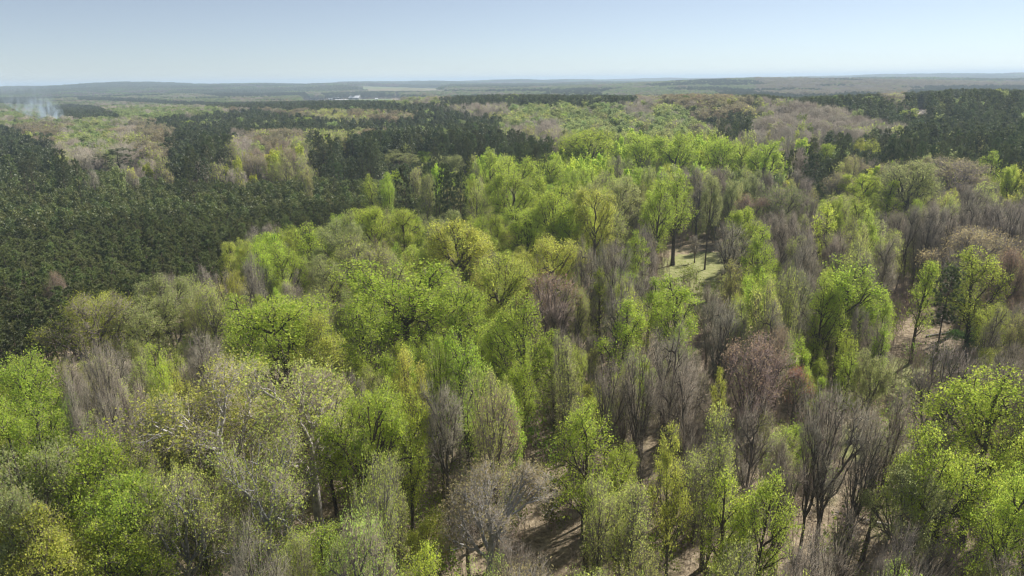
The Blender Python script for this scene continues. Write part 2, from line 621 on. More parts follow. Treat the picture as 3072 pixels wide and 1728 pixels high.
# ------------------------------------------------------------------ pines
def pine(seed, H, R, cb, ntuft, per, size, layered):
    r = np.random.default_rng(seed)
    tg, cg = Geo(), Geo()
    zz = np.linspace(0, H * 0.97, 9)
    px = 0.18 * np.sin(zz * 0.35 + seed); py = 0.18 * np.cos(zz * 0.3 + seed)
    pts = np.stack([px, py, zz], 1)
    rr = np.interp(zz, [0, H], [H * 0.0115, 0.03])
    tubes(tg, pts[:-1], pts[1:], rr[:-1], rr[1:], 6, 0)
    nb = ntuft // 4
    zb = H * (cb + (1 - cb) * (np.arange(nb) + r.uniform(0, 1, nb)) / nb)
    f = (zb - cb * H) / (H * (1 - cb))
    if layered:
        Lb = R * np.sqrt(np.clip(1.05 - f ** 2.4, 0.1, 1)) * r.uniform(0.4, 1.1, nb)
    else:
        Lb = R * np.sqrt(np.clip(1.03 - f ** 2.2, 0.08, 1)) * r.uniform(0.55, 1.1, nb)
    th = np.arange(nb) * 2.4 + r.normal(0, 0.4, nb)
    bx = np.interp(zb, zz, px); by = np.interp(zb, zz, py)
    up = 0.15 + 0.35 * f
    a = np.stack([bx, by, zb], 1)
    b = a + np.stack([np.cos(th) * Lb, np.sin(th) * Lb, Lb * up], 1)
    tubes(tg, a, b, np.full(nb, 0.045), np.full(nb, 0.02), 3, 0)
    # dead snags below the crown
    nd = 10
    zd = H * r.uniform(cb * 0.55, cb, nd); td = r.uniform(0, 6.28, nd); ld = r.uniform(0.4, 1.4, nd)
    ad = np.stack([np.interp(zd, zz, px), np.interp(zd, zz, py), zd], 1)
    tubes(tg, ad, ad + np.stack([np.cos(td) * ld, np.sin(td) * ld, ld * 0.05], 1), np.full(nd, 0.03), np.full(nd, 0.01), 3, 0)
    C = []
    for k in range(4):
        ff = r.uniform(0.45, 1.05, nb)[:, None]
        C.append(a + (b - a) * ff + r.normal(0, 0.12 * R, (nb, 3)) * np.array([1, 1, 0.5]))
    C.append(np.array([[px[-1], py[-1], H * 0.97], [px[-1], py[-1], H]]))
    C = np.concatenate(C)
    n = len(C)
    c = np.repeat(C, per, 0)
    d = norm(r.normal(size=(n * per, 3)) + np.array([0, 0, 0.55]))
    L = (size * r.uniform(0.6, 1.2, n * per))[:, None]
    side = norm(np.cross(d, r.normal(size=d.shape))) * L * 0.13
    V = np.stack([c - side, c + side, c + d * L], 1)
    cg.add(V, tris=np.arange(n * per * 3).reshape(-1, 3), mat=0)
    return dict(H=H, R=R, trunk=tg.mesh("trunk_pine", [M_BARK], True), crown=cg.mesh("crown_pine", [M_NEEDLE]), geos=(tg, cg))


PINES = [pine(300 + i, 23.0, 3.9, 0.50, 150, 30, 0.62, True) for i in range(3)]
PLANT = [pine(320 + i, 13.5, 2.3, 0.42, 76, 34, 0.50, False) for i in range(3)]
BUSH = None

# ------------------------------------------------------------------ look of each kind
#      leaf tint, twig tint, bark tint, crown style, allowed forms (index into FORMS)
KIND = {
    'g': ((0.470, 0.580, 0.090), (0.22, 0.19, 0.15), (0.11, 0.095, 0.08), 'leafy', (1, 1, 1, 3, 2)),
    'y': ((0.560, 0.600, 0.120), (0.26, 0.22, 0.17), (0.15, 0.13, 0.11), 'leafy', (1, 1, 1, 3)),
    'k': ((0.400, 0.440, 0.170), (0.26, 0.23, 0.19), (0.15, 0.13, 0.11), 'leafy', (0, 1)),
    'o': ((0.540, 0.600, 0.150), (0.31, 0.270, 0.210), (0.18, 0.16, 0.14), 'sparse', (1, 1, 3, 0)),
    'b': ((0.320, 0.240, 0.160), (0.345, 0.305, 0.240), (0.15, 0.13, 0.11), 'bare', (0, 1, 3, 0, 1)),
    'r': ((0.340, 0.250, 0.160), (0.35, 0.285, 0.235), (0.15, 0.13, 0.11), 'dome', (3, 0)),
    't': ((0.450, 0.385, 0.200), (0.37, 0.320, 0.270), (0.22, 0.20, 0.18), 'dome', (0, 0, 3)),
    'p': ((0.108, 0.132, 0.052), (0.2, 0.15, 0.12), (0.13, 0.10, 0.08), 'pine', ()),
    'q': ((0.158, 0.188, 0.060), (0.2, 0.15, 0.12), (0.13, 0.10, 0.08), 'pine', ()),
    'd': ((0.120, 0.230, 0.060), (0.15, 0.12, 0.1), (0.10, 0.08, 0.07), 'leafy', (0,)),
}
OBJ_NAME = {'g': 'leafy_tree', 'y': 'leafy_tree', 'k': 'leafy_tree', 'o': 'budding_tree', 'b': 'bare_tree', 'r': 'bare_tree',
            't': 'oak_tree', 'p': 'pine_tree', 'q': 'plantation_pine', 'd': 'evergreen_bush'}

# ------------------------------------------------------------------ trees read off the photograph
# x, y of the crown top (2576-wide frame), crown width, kind, height m, form
HERO = [
    (215, 1112, 260, 'g', 18, 0), (70, 1120, 220, 'k', 19, 0), (310, 1210, 200, 'g', 16, 0), (95, 1290, 230, 'y', 15, 0), (250, 1330, 190, 'g', 14, 1),
    (45, 882, 150, 'g', 19, 1), (85, 1000, 130, 'g', 16, 1), (10, 1020, 110, 'g', 17, 1),
    (545, 945, 370, 'to', 20, 0), (770, 930, 330, 'o', 21, 0), (640, 1120, 260, 'o', 18, 0), (430, 1180, 230, 'o', 17, 0),
    (880, 985, 210, 'g', 20, 0), (700, 770, 300, 'g', 20, 0), (610, 745, 140, 'g', 19, 1), (800, 800, 150, 'y', 19, 1),
    (1010, 672, 330, 'g', 21, 0), (1160, 562, 220, 'y', 21, 0), (1150, 700, 170, 'g', 20, 1), (900, 745, 170, 'g', 20, 1),
    (1310, 752, 170, 'g', 20, 1), (1395, 700, 180, 'r', 18, 3), (1370, 606, 180, 'y', 20, 0), (1240, 640, 160, 'y', 20, 0),
    (715, 612, 95, 'g', 18, 1), (800, 645, 95, 'k', 16, 1), (205, 755, 180, 'yo', 17, 0), (345, 752, 170, 'k', 16, 0),
    (405, 702, 130, 'k', 17, 0), (535, 722, 120, 'o', 17, 0), (850, 560, 130, 'k', 18, 0), (940, 522, 120, 'g', 18, 0),
    (1010, 530, 110, 'g', 18, 0), (900, 605, 150, 'o', 17, 0), (580, 615, 60, 'y', 15, 1), (770, 555, 80, 'g', 17, 2),
    (1480, 1022, 190, 'g', 18, 1), (1530, 905, 120, 'b', 17, 3), (1610, 890, 150, 'b', 19, 3),
    (1200, 1185, 280, 't', 15, 0), (1075, 1300, 130, 'y', 9, 0), (1235, 1002, 140, 'r', 16, 3), (1120, 960, 130, 'b', 18, 0),
    (1705, 700, 150, 'g', 18, 1), (1560, 755, 110, 'g', 18, 2), (1510, 1190, 95, 'o', 17, 1), (1590, 1215, 90, 'o', 16, 2),
    (1700, 1092, 100, 'y', 18, 1), (1805, 1062, 120, 'o', 19, 1), (1925, 1160, 140, 'g', 17, 1), (1850, 1190, 90, 'g', 15, 2),
    (1905, 822, 170, 'r', 20, 3), (1820, 760, 110, 'b', 18, 3), (2115, 965, 190, 'b', 20, 3), (2060, 1010, 110, 'b', 18, 3), (2235, 990, 130, 'b', 19, 3), (2180, 1040, 110, 'b', 18, 3), (1985, 1120, 90, 'b', 16, 3),
    (2368, 878, 160, 'b', 19, 3), (2505, 925, 200, 'g', 20, 1), (2400, 1105, 200, 'g', 17, 0), (2300, 1175, 140, 'k', 14, 0),
    (2148, 645, 170, 'g', 21, 1), (2085, 690, 80, 'g', 18, 1), (1880, 528, 100, 'g', 19, 0), (1922, 572, 95, 'g', 19, 1),
    (1840, 568, 120, 'b', 18, 3), (2338, 640, 60, 'g', 19, 2), (2392, 670, 80, 'p', 18, 0), (2482, 628, 110, 'g', 20, 1),
    (2488, 825, 120, 'd', 8, 0), (2450, 585, 150, 't', 19, 0), (2560, 642, 90, 'r', 18, 0), (2545, 520, 90, 'b', 19, 3),
    (2305, 408, 150, 'k', 25, 0), (2232, 452, 65, 'g', 20, 2), (2170, 440, 105, 'g', 20, 0), (2420, 400, 170, 't', 22, 0),
    (2255, 415, 90, 't', 20, 0), (2495, 382, 60, 'g', 21, 1), (2058, 388, 70, 'p', 25, 0), (2110, 440, 80, 't', 19, 0), (2555, 420, 60, 'g', 20, 0),
    (2080, 362, 55, 'g', 22, 0), (2160, 348, 40, 'y', 22, 1), (2197, 348, 48, 'y', 22, 1),
    (1490, 328, 160, 'g', 24, 0), (1620, 334, 110, 'g', 24, 0), (1705, 342, 130, 'g', 24, 0), (1825, 350, 85, 'g', 23, 0),
    (1875, 345, 75, 'g', 23, 1), (1930, 354, 90, 'g', 23, 0), (1705, 435, 110, 'g', 23, 1), (1655, 455, 90, 'g', 22, 1), (1560, 440, 90, 'k', 21, 1),
    (1300, 398, 150, 'g', 22, 0), (1375, 385, 110, 'g', 22, 1), (1275, 440, 150, 'g', 21, 0), (1395, 470, 140, 'g', 21, 0),
    (1500, 478, 130, 'y', 21, 0), (1445, 520, 110, 'g', 20, 0), (1330, 520, 130, 'g', 20, 0), (1235, 375, 60, 'g', 22, 1), (1145, 390, 70, 'k', 20, 0),
    (1618, 578, 75, 'g', 18, 1), (1560, 520, 90, 'o', 18, 1), (1965, 470, 130, 'bo', 20, 3), (1885, 490, 85, 'r', 18, 3),
    (1790, 440, 60, 'k', 19, 0), (1855, 285, 40, 'k', 20, 0),
    (175, 342, 90, 'g', 21, 0), (388, 368, 90, 'yt', 19, 0), (765, 295, 55, 'g', 22, 0), (475, 305, 50, 'g', 22, 0), (300, 322, 80, 't', 21, 0),
    (700, 328, 110, 't', 22, 0), (360, 318, 90, 't', 21, 0), (300, 375, 90, 'p', 22, 0), (470, 330, 70, 'p', 25, 0), (430, 345, 60, 'p', 24, 0),
    (560, 375, 55, 'p', 23, 0), (880, 350, 60, 'p', 24, 0), (800, 365, 60, 'p', 24, 0), (100, 345, 80, 't', 20, 0), (640, 395, 70, 't', 20, 0),
    (1000, 380, 90, 'k', 19, 0), (1065, 380, 50, 'g', 18, 0), (125, 690, 50, 'r', 13, 0),
    (2030, 828, 75, 'g', 14, 1), (2005, 935, 80, 'red', 12, 0), (1815, 928, 40, 'y', 14, 2), (2205, 885, 85, 'k', 13, 0),
    (2640 / VS, 0, 0, None, 0, 0),
]
HERO = [h for h in HERO if h[3]]

# anchors for the kinds of trees that fill the wood between them
ANCH = """30,360,p 100,350,t 170,380,b 250,330,k 320,350,b 380,340,t 450,360,p 540,360,p 600,380,b 690,350,t 700,410,o 640,420,k
760,400,o 820,400,p 900,400,p 950,340,t 880,350,o 1000,400,g 1050,420,o 1060,350,p 1150,350,p 1250,360,p 1330,370,p 1140,400,g
1180,430,g 1240,400,g 1120,440,p 1040,450,p 1300,330,b 1380,330,b 1450,300,k 1550,290,k 1650,310,k 1700,280,k 1600,260,b 1720,250,t
1850,260,t 1950,270,b 1900,330,b 2000,330,b 2100,280,b 2180,300,b 1870,300,p 1400,280,k 1300,300,k 1250,270,b 1450,370,g 1520,400,g
1620,360,g 1700,370,g 1800,380,g 1900,380,g 1300,430,g 1400,450,g 1250,500,g 1350,520,g 1430,560,g 1500,520,y 1530,570,b 1600,500,b
1560,460,o 1700,480,g 1650,450,g 1620,560,b 1780,450,b 1850,460,k 1900,440,b 1980,450,b 2060,430,p 2030,480,b 2120,450,t 2100,500,g
2180,480,g 2240,500,b 2310,470,o 2400,430,b 2480,460,b 2550,480,b 2530,430,y 1850,560,g 1900,600,g 1960,560,b 2000,600,b 2100,600,b
2200,620,b 2300,600,b 2400,580,b 2500,560,b 2550,620,r 2450,620,t 2050,560,b 2150,560,o 2250,570,b 2350,540,b 780,560,g 850,550,g
920,540,g 1000,540,g 1120,530,k 1180,560,g 950,600,o 870,620,o 700,640,g 800,650,o 620,640,b 600,620,y 650,700,b 560,720,b 1100,600,y
1200,620,y 1350,620,y 1250,680,g 1100,700,g 1000,720,g 900,760,o 1380,760,r 1450,720,o 1500,640,b 1490,700,b 1560,700,b 1640,720,g
1700,740,g 1780,760,b 1850,760,b 1900,700,g 1820,690,o 1880,760,o 1980,700,o 1950,760,b 2100,700,g 2180,720,g 2050,720,b 2250,700,b
2340,680,g 2390,720,b 2480,680,g 2550,720,b 2300,760,b 200,770,y 150,800,o 340,760,o 380,800,k 430,700,b 500,740,o 480,800,b 620,760,g
740,800,g 620,840,g 700,870,g 40,900,g 60,1000,g 120,950,b 200,900,b 280,880,b 350,950,b 250,1000,b 160,1050,b 430,950,y 460,1000,o
520,900,o 120,1100,o 100,1150,g 200,1150,g 300,1200,g 50,1250,y 180,1280,g 330,1280,g 420,1100,o 500,1050,o 600,1000,o 600,1150,o
700,1050,o 800,1000,o 900,1000,g 500,1250,o 600,1300,o 700,1250,o 800,1150,o 850,1250,o 950,1200,o 1000,1100,g 900,1350,o 750,1380,b
1050,900,g 950,850,g 1150,850,g 1300,800,g 1350,900,g 1180,950,o 1250,1030,r 1150,1080,b 1400,950,b 1450,900,b 1500,850,y 1550,800,g
1530,950,b 1620,930,b 1700,900,b 1760,850,b 1650,1000,b 1200,1220,t 1100,1300,y 1300,1280,t 1000,1300,b 1400,1100,o 1480,1050,g
1560,1150,b 1600,1250,o 1550,1350,o 1450,1300,o 1500,1200,o 1700,1120,y 1800,1080,o 1800,1250,g 1900,1180,g 1950,1300,b 1680,1300,b
1750,1350,o 1850,1380,o 1750,1000,b 1850,950,b 1900,850,r 1950,900,o 2000,1000,b 2030,850,g 2100,950,b 2200,900,k 2150,1050,b
2250,1050,b 2050,1150,b 2350,950,b 2380,1000,b 2480,850,b 2480,980,y 2540,1050,y 2400,1150,g 2320,1180,g 2450,1200,o 2350,1280,b
2250,1250,o 2450,1350,b 2550,1300,b 2150,1350,b"""
AX, AY, AK = [], [], []
for s in ANCH.split():
    a, b, c = s.split(',')
    AX.append(float(a)); AY.append(float(b)); AK.append(c)
AX = np.array(AX); AY = np.array(AY); AK = np.array(AK)

PLANTATION = P(-200, 385, 130, 395, 240, 425, 330, 440, 560, 452, 760, 442, 1000, 445, 1190, 480, 1190, 515, 1050, 532, 930, 522, 760, 552, 620, 572,
               545, 640, 430, 690, 320, 705, 185, 745, 130, 830, 60, 880, -200, 900)
PINE_POLY = [P(-200, 335, 130, 340, 140, 400, -200, 400),                                         # upper left
             P(1000, 330, 1120, 325, 1200, 318, 1385, 360, 1385, 385, 1210, 385, 1100, 400, 960, 435, 800, 425, 850, 350),
             P(350, 308, 420, 292, 640, 273, 820, 298, 1020, 303, 1180, 285, 1260, 292, 1250, 325, 1000, 330, 850, 328, 620, 330, 450, 325),
             P(180, 240, 550, 258, 900, 253, 1090, 262, 1110, 285, 950, 280, 800, 278, 600, 272, 430, 262, 200, 250),
             P(1080, 250, 1180, 240, 1400, 240, 1600, 240, 1600, 258, 1400, 262, 1180, 262),
             P(400, 221, 600, 219, 760, 227, 780, 240, 560, 243, 480, 234),
             P(90, 270, 180, 262, 250, 268, 300, 290, 200, 300, 120, 290), P(-50, 240, 60, 244, 140, 262, 40, 262, -50, 258),
             P(1790, 230, 1880, 228, 2000, 236, 2200, 234, 2262, 258, 2290, 285, 2330, 300, 2320, 345, 2230, 300, 2140, 275, 2050, 262, 1960, 250, 1850, 246),
             P(2262, 245, 2290, 225, 2420, 219, 2700, 222, 2700, 400, 2576, 398, 2400, 405, 2250, 395, 2090, 378, 2040, 368, 2070, 345, 2250, 330, 2330, 310),
             P(2310, 290, 2330, 215, 2700, 215, 2700, 330, 2330, 320)]
KEEP = [P(1672, 622, 1815, 612, 1822, 700, 1780, 722, 1690, 712),        # grassy clearing with the lone tree
        P(1340, 1215, 1420, 1200, 1425, 1290, 1350, 1340),               # bare leaf-covered track
        P(2275, 800, 2420, 765, 2420, 860, 2290, 905),                   # brown open ground with long shadows
        P(2085, 1100, 2200, 1100, 2200, 1130, 2085, 1130)]
FIELDS_PX = [P(905, 250, 1180, 250, 1180, 258, 905, 259)]


def kinds_at(x, y, z_top, r):
    """kind letter of the tree whose top stands at x, y, z_top (arrays)"""
    px, py = project(x, y, z_top)
    n = len(px)
    out = np.empty(n, dtype='<U1')
    vx, vy = px / VS, py / VS
    for c in range(0, n, 4000):
        s_ = slice(c, c + 4000)
        d = np.hypot(AX[None] - vx[s_, None], (AY[None] - vy[s_, None]) * 1.35) * (1 + 0.9 * r.random((len(vx[s_]), len(AX))))
        out[s_] = AK[d.argmin(1)]
    mixm = (r.random(n) < 0.24) & (out != 'p')
    out[mixm] = r.choice(np.array(list('ggkoobbyo')), mixm.sum())
    u = r.random(n)
    for pp in PINE_POLY:
        m = inpoly(px, py, pp)
        out[m] = np.where(u[m] > 0.03, 'p', 'k')
    out[inpoly(px, py, PLANTATION)] = 'q'
    return out


# ------------------------------------------------------------------ where every near tree stands
trees = []        # dict: x,y,h,w(diameter),kind,form,variant,rot,hero
for hx, hy, hw, k, h, f in HERO:
    if hy > 500 and h > 12:
        h = h + 3.5
    elif 1220 < hx < 1960 and 325 < hy < 490 and k in 'gky':
        h = 30 if hy < 360 else 28
    elif hx > 2190 and 360 < hy < 500:
        h = h + 3.0
    x, y = at(hx * VS, hy * VS, h)
    dist = math.sqrt(x * x + y * y + (CAM_H - h * 0.7) ** 2)
    w = hw * VS / FPX * dist
    base = {'to': 't', 'yo': 'o', 'yt': 't', 'bo': 'o', 'red': 'r'}.get(k, k)
    tr = dict(x=x, y=y, h=h, w=w, kind=base, form=f, hero=True, top=(hx, hy))
    if k in ('to', 't') and hy > 900: tr['bark'] = (0.38, 0.36, 0.34)
    if k == 'o' and hx < 900 and hy > 900: tr['bark'] = (0.30, 0.28, 0.26)
    if k == 'to': tr['tint'] = (0.54, 0.54, 0.13); tr['style'] = 'sparse'
    if k == 'yo': tr['tint'] = (0.36, 0.40, 0.07); tr['style'] = 'sparse'
    if k == 'yt': tr['tint'] = (0.62, 0.44, 0.07); tr['style'] = 'leafy'
    if k == 'bo': tr['tint'] = (0.27, 0.33, 0.10)
    if k == 'red': tr['tint'] = (0.42, 0.20, 0.12); tr['style'] = 'dome'
    trees.append(tr)
# the small lone tree of the clearing
lx, ly = at(2083, 790, 0)
trees.append(dict(x=lx, y=ly, h=8.5, w=4.5, kind='b', form=3, hero=True, top=(1747, 590), lone=True))

placed = [(t['x'], t['y'], t['w'] * 0.5) for t in trees]
GRID = {}


def grid_add(x, y, r_):
    GRID.setdefault((int(x // 8), int(y // 8)), []).append((x, y, r_))


def grid_ok(x, y, r_, fac):
    gx, gy = int(x // 8), int(y // 8)
    for i in range(gx - 2, gx + 3):
        for j in range(gy - 2, gy + 3):
            for (a, b, c) in GRID.get((i, j), ()):
                if (a - x) ** 2 + (b - y) ** 2 < ((r_ + c) * fac) ** 2:
                    return False
    return True


for p_ in placed:
    grid_add(*p_)

KEEPB = [(min(p[0] for p in k), min(p[1] for p in k), max(p[0] for p in k), max(p[1] for p in k)) for k in KEEP]


HBOX = []
for t in trees:
    if t.get('lone'):
        continue
    z_ = float(terrain(t['x'], t['y']))
    d_ = math.hypot(t['x'], t['y'])
    tx, ty = project(t['x'], t['y'], z_ + t['h']); bx_, by_ = project(t['x'], t['y'], z_ + t['h'] * 0.45)
    hw_ = t['w'] * 0.36 * FPX / d_
    HBOX.append((tx - hw_, ty, tx + hw_, ty + (by_ - ty) * 0.75, d_))
HBOX = np.array(HBOX)


def hides_hero(x, y, h, w):
    d_ = math.hypot(x, y)
    pxt, pyt = project(x, y, h)
    ww = w * 0.40 * FPX / d_
    H_ = HBOX[HBOX[:, 4] > d_ + 1]
    return bool(((pxt + ww > H_[:, 0]) & (pxt - ww < H_[:, 2]) & (pyt < H_[:, 3] - 6) & (pyt > H_[:, 1] - 60)).any())


def blocks_open(x, y, h, w):
    pxt, pyt = project(x, y, h); pxb, pyb = project(x, y, 0.0)
    ww = w * 0.42 * FPX / math.hypot(x, y)
    for (x0, y0, x1, y1) in KEEPB:
        if pxt + ww > x0 and pxt - ww < x1 and pyt < y1 and pyt + (pyb - pyt) * 0.97 > y0:
            return True
    return False


WN = {'g': (5.5, 10), 'y': (6, 10), 'k': (6, 10), 'o': (5, 9.5), 'b': (5.5, 9.5), 'r': (6, 9.5), 't': (9, 13), 'p': (5.5, 8)}
# natural wood 45 .. 430 m
cand = []
n_try = 30000
dd = np.sqrt(rng.uniform(40 ** 2, 430 ** 2, n_try)); bb = rng.uniform(-0.76, 0.76, n_try)
CX, CY = dd * np.sin(bb), dd * np.cos(bb)
CH = rng.uniform(16, 25.5, n_try)
CZ = terrain(CX, CY)
CPX, CPY = project(CX, CY, CZ + CH)
CK = kinds_at(CX, CY, CZ + CH, rng)
q1, q2 = project(CX, CY, CZ + 12.5)
m_ = inpoly(q1, q2, PLANTATION)
edge = m_ & (CPY < 432 * VS) & (rng.random(n_try) < 0.022)
CK[m_ & ~edge] = 'q'
CK[edge & (CK == 'q')] = 'p'
for x, y, h, z0, px, py, k, d_ in zip(CX, CY, CH, CZ, CPX, CPY, CK, dd):
    if px < -420 or px > 3072 + 420 or py > 1728 + 500:
        continue
    if k == 'q':
        continue
    k = str(k)
    a, b = WN[k]
    w = rng.uniform(a, b) * (0.76 if d_ < 140 else 0.95)
    form = int(rng.choice(KIND[k][4])) if KIND[k][4] else 0
    if form == 2:
        w = min(w, 6.0)
    if k == 'p':
        h = h * 1.15
    vx, vy = px / VS, py / VS
    thin = 1.0
    if vx > 1900 and vy > 1050: thin = 0.48
    elif vy > 900: thin = 0.72
    if k == 'b': thin *= 0.85
    if rng.random() > thin:
        continue
    if not grid_ok(x, y, w * 0.5, 0.62 if k in 'bo' else 0.66):
        continue
    if blocks_open(x, y, h, w):
        continue
    if hides_hero(x, y, h, w):
        h2 = h * rng.uniform(0.55, 0.8)
        if hides_hero(x, y, h2, w * 0.75):
            continue
        h, w = h2, w * 0.75
    grid_add(x, y, w * 0.5)
    trees.append(dict(x=x, y=y, h=h, w=w, kind=k, form=form, hero=False, top=(vx, vy)))
# plantation, close rows
s = 3.25
ii, jj = np.meshgrid(np.arange(-130, 60), np.arange(25, 150))
qx = ii.ravel() * s + (jj.ravel() % 2) * s * 0.5 + rng.normal(0, 0.55, ii.size)
qy = jj.ravel() * s * 0.92 + rng.normal(0, 0.55, ii.size)
qh = rng.uniform(10.8, 15.2, ii.size) + 2.0 * (vnoise(qx, qy, 17, 3) - 0.5) * 2
qz = terrain(qx, qy)
ppx, ppy = project(qx, qy, qz + qh)
inside = inpoly(ppx, ppy, PLANTATION) & (ppx > -150)
gapx, gapy = at(345 * VS, 665 * VS, 12)
for x, y, h, z, px_, py_ in zip(qx[inside], qy[inside], qh[inside], qz[inside], ppx[inside], ppy[inside]):
    if not grid_ok(x, y, 1.3, 0.85):
        continue
    vx, vy = px_ / VS, py_ / VS
    if abs(vx - (335 + (vy - 640) * 0.85)) < 7 and 640 < vy < 745:       # the dark slot in the plantation
        continue
    trees.append(dict(x=x, y=y, h=h, w=rng.uniform(3.9, 5.2), kind='q', form=0, hero=False, top=(vx, vy)))

# ------------------------------------------------------------------ individuals or mass
for t in trees:
    t['z'] = float(terrain(t['x'], t['y']))
    t['dist'] = math.sqrt(t['x'] ** 2 + t['y'] ** 2 + (CAM_H - t['z'] - t['h']) ** 2)
    t['name'] = OBJ_NAME[t['kind']]
    px, py = project(t['x'], t['y'], t['z'] + t['h'])
    t['px'], t['py'] = float(px), float(py)
    half = t['w'] * 0.5 * FPX / t['dist']
    t['inframe'] = (-half * 0.6 < px < 3072 + half * 0.6) and py < 1700
    t['size'] = t['w'] * t['h'] / t['dist'] ** 2
CAP = {'leafy_tree': 295, 'budding_tree': 200, 'bare_tree': 280, 'oak_tree': 90, 'pine_tree': 150, 'plantation_pine': 280, 'evergreen_bush': 10}
ind = []
mass = []
for nm, cap in CAP.items():
    L = [t for t in trees if t['name'] == nm]
    L.sort(key=lambda t: (not t['hero'], not t['inframe'], -t['size']))
    ok = [t for t in L if t['inframe']][:cap]
    ids = set(id(t) for t in ok)
    ind += ok
    mass += [t for t in L if id(t) not in ids]
print("individual trees", len(ind), "in masses", len(mass))
print("bucket counts", {nm: (sum(t['name'] == nm for t in ind), sum(t['name'] == nm and t['inframe'] for t in mass)) for nm in CAP})


def jit(c, amt, r):
    m = 1 + r.normal(0, amt)
    return tuple(float(max(0.005, v * m * (1 + r.normal(0, amt * 0.3)))) for v in c)


def look(t, r):
    k = t['kind']
    leaf, twig, bark, style, _ = KIND[k]
    leaf = t.get('tint', leaf)
    style = t.get('style', style)
    bark = t.get('bark', bark)
    a = 0.06 if t['hero'] else 0.12
    if k in 'pq':
        src = (PINES if k == 'p' else PLANT)[int(r.integers(3))]
        return src, src['crown'], jit(tuple(c_ * (0.78 + 0.5 * float(vnoise(np.array([t['x']]), np.array([t['y']]), 26, 41)[0])) for c_ in leaf), 0.15, r), jit(twig, 0.05, r), jit(bark, 0.1, r)
    f = t['form']
    if style == 'dome' and f not in (0, 3):
        f = 0
    src = SK[f * NV + int(r.integers(NV))]
    return src, src[style], jit(leaf, a, r), jit(twig, 0.07, r), jit(bark, 0.1, r)


# ------------------------------------------------------------------ labels
def tone(t):
    k = t['kind']
    if 'tint' in t and not t.get('lone'):
        return {(0.62, 0.44, 0.07): 'golden orange', (0.42, 0.20, 0.12): 'red-budded', (0.54, 0.54, 0.13): 'yellow-olive pale-limbed',
                (0.36, 0.40, 0.07): 'yellow-olive', (0.27, 0.33, 0.10): 'grey-green thin-leaved'}[t['tint']]
    return {'g': 'bright green', 'y': 'yellow-green', 'k': 'pale green', 'o': 'sparse olive', 'b': 'leafless grey', 'r': 'leafless reddish-brown',
            't': 'tan-topped', 'p': 'dark', 'q': 'dark', 'd': 'dark green'}[k]


def shape(t):
    r_ = t['w'] / t['h']
    return 'slender' if r_ < 0.38 else ('broad' if r_ > 0.58 else 'tall' if t['h'] > 18.5 else 'short')


NOUN = {'leafy_tree': 'tree', 'budding_tree': 'tree', 'bare_tree': 'tree', 'oak_tree': 'oak', 'pine_tree': 'pine',
        'plantation_pine': 'plantation pine', 'evergreen_bush': 'evergreen bush'}
ZONES = [(60, 1330, 'in the bottom left corner'), (70, 980, "at left edge below the plantation"), (60, 1150, 'low on the left edge'),
         (250, 800, "against the plantation's near edge"), (250, 960, "in the thicket below the plantation"),
         (330, 1180, "left of the white-limbed tree"), (560, 1000, "around the broad white-limbed tree"),
         (560, 1330, "at bottom edge left of centre"), (700, 820, "below the plantation's notched corner"),
         (520, 700, 'by the plantation corner notch'), (760, 640, "just below the plantation, middle left"),
         (930, 560, "along the plantation's lower right rim"), (820, 1080, 'in the olive wood left of centre'),
         (850, 1300, "lower left of the tan dome"), (1020, 800, "in the large central green crowns"),
         (1160, 620, "in yellow-green crowns near the centre"), (1100, 1000, "among dark trunks below centre"),
         (1200, 1220, "beside the white-limbed tan dome"), (1360, 820, "below the round brown crown"),
         (1380, 640, "above the round brown crown"), (1300, 480, "in the green stand above centre"),
         (1500, 380, "in tall green crowns beyond centre"), (1550, 560, "left of the grassy clearing"),
         (1420, 1060, 'above the leaf-covered track'), (1460, 1280, 'right of the leaf-covered track'), (1620, 960, "in grey trees below the clearing"),
         (1680, 760, 'just in front of the grassy clearing'), (1700, 480, 'just behind the grassy clearing'), (1840, 640, 'right of the grassy clearing'),
         (1820, 380, "far behind the grassy clearing"), (1720, 1180, 'at the bottom right of centre'), (1900, 1280, "left of the big bare tree"),
         (1880, 880, "around the brown vase-shaped tree"), (2080, 1080, "around the big bare tree"), (2040, 720, "left of the tall round green tree"),
         (2000, 480, 'by the dark pine on the right'), (2150, 560, 'in the grey thicket on the right'), (2180, 800, "below the tall round green tree"),
         (2350, 950, 'on the open ground at the right'), (2370, 700, "by the slender right-hand green tree"), (2300, 480, "by the tallest upper right tree"),
         (2480, 480, "by the upper right grey dome"), (2500, 620, "around the gold-rimmed right edge dome"), (2500, 860, 'by the dark evergreen bush'),
         (2500, 1040, "in right edge yellow-green crowns"), (2350, 1200, "in lower right green crowns"), (2500, 1350, 'in the bottom right corner'),
         (2200, 1380, 'at the bottom edge on the right'), (100, 380, 'at the upper left of the plantation'), (300, 350, "in tan crowns above the plantation"),
         (520, 370, "in tan wood above the plantation"), (720, 370, "in tan wood behind the plantation"), (950, 390, 'at the far edge of the plantation'),
         (1150, 390, "in mixed pines behind the plantation"), (1250, 330, 'in the far pines above centre'), (1450, 310, "far behind the tall crowns"),
         (1650, 300, 'in the far pale green wood'), (1900, 320, 'in the far grey wood'), (2150, 330, "before the right-hand pine hill"), (2450, 350, 'on the right-hand pine hill'),
         (100, 480, 'in the far left of the plantation'), (60, 620, 'on the left edge of the plantation'), (100, 740, 'in the near left corner of the plantation'),
         (330, 560, 'in the middle of the plantation'), (420, 660, 'by the dark slot in the plantation'), (700, 500, 'in the right half of the plantation'), (1050, 480, 'in the far right tip of the plantation')]
ORD = ['leftmost', 'second-left', 'third-left', 'fourth-left', 'fifth-left']
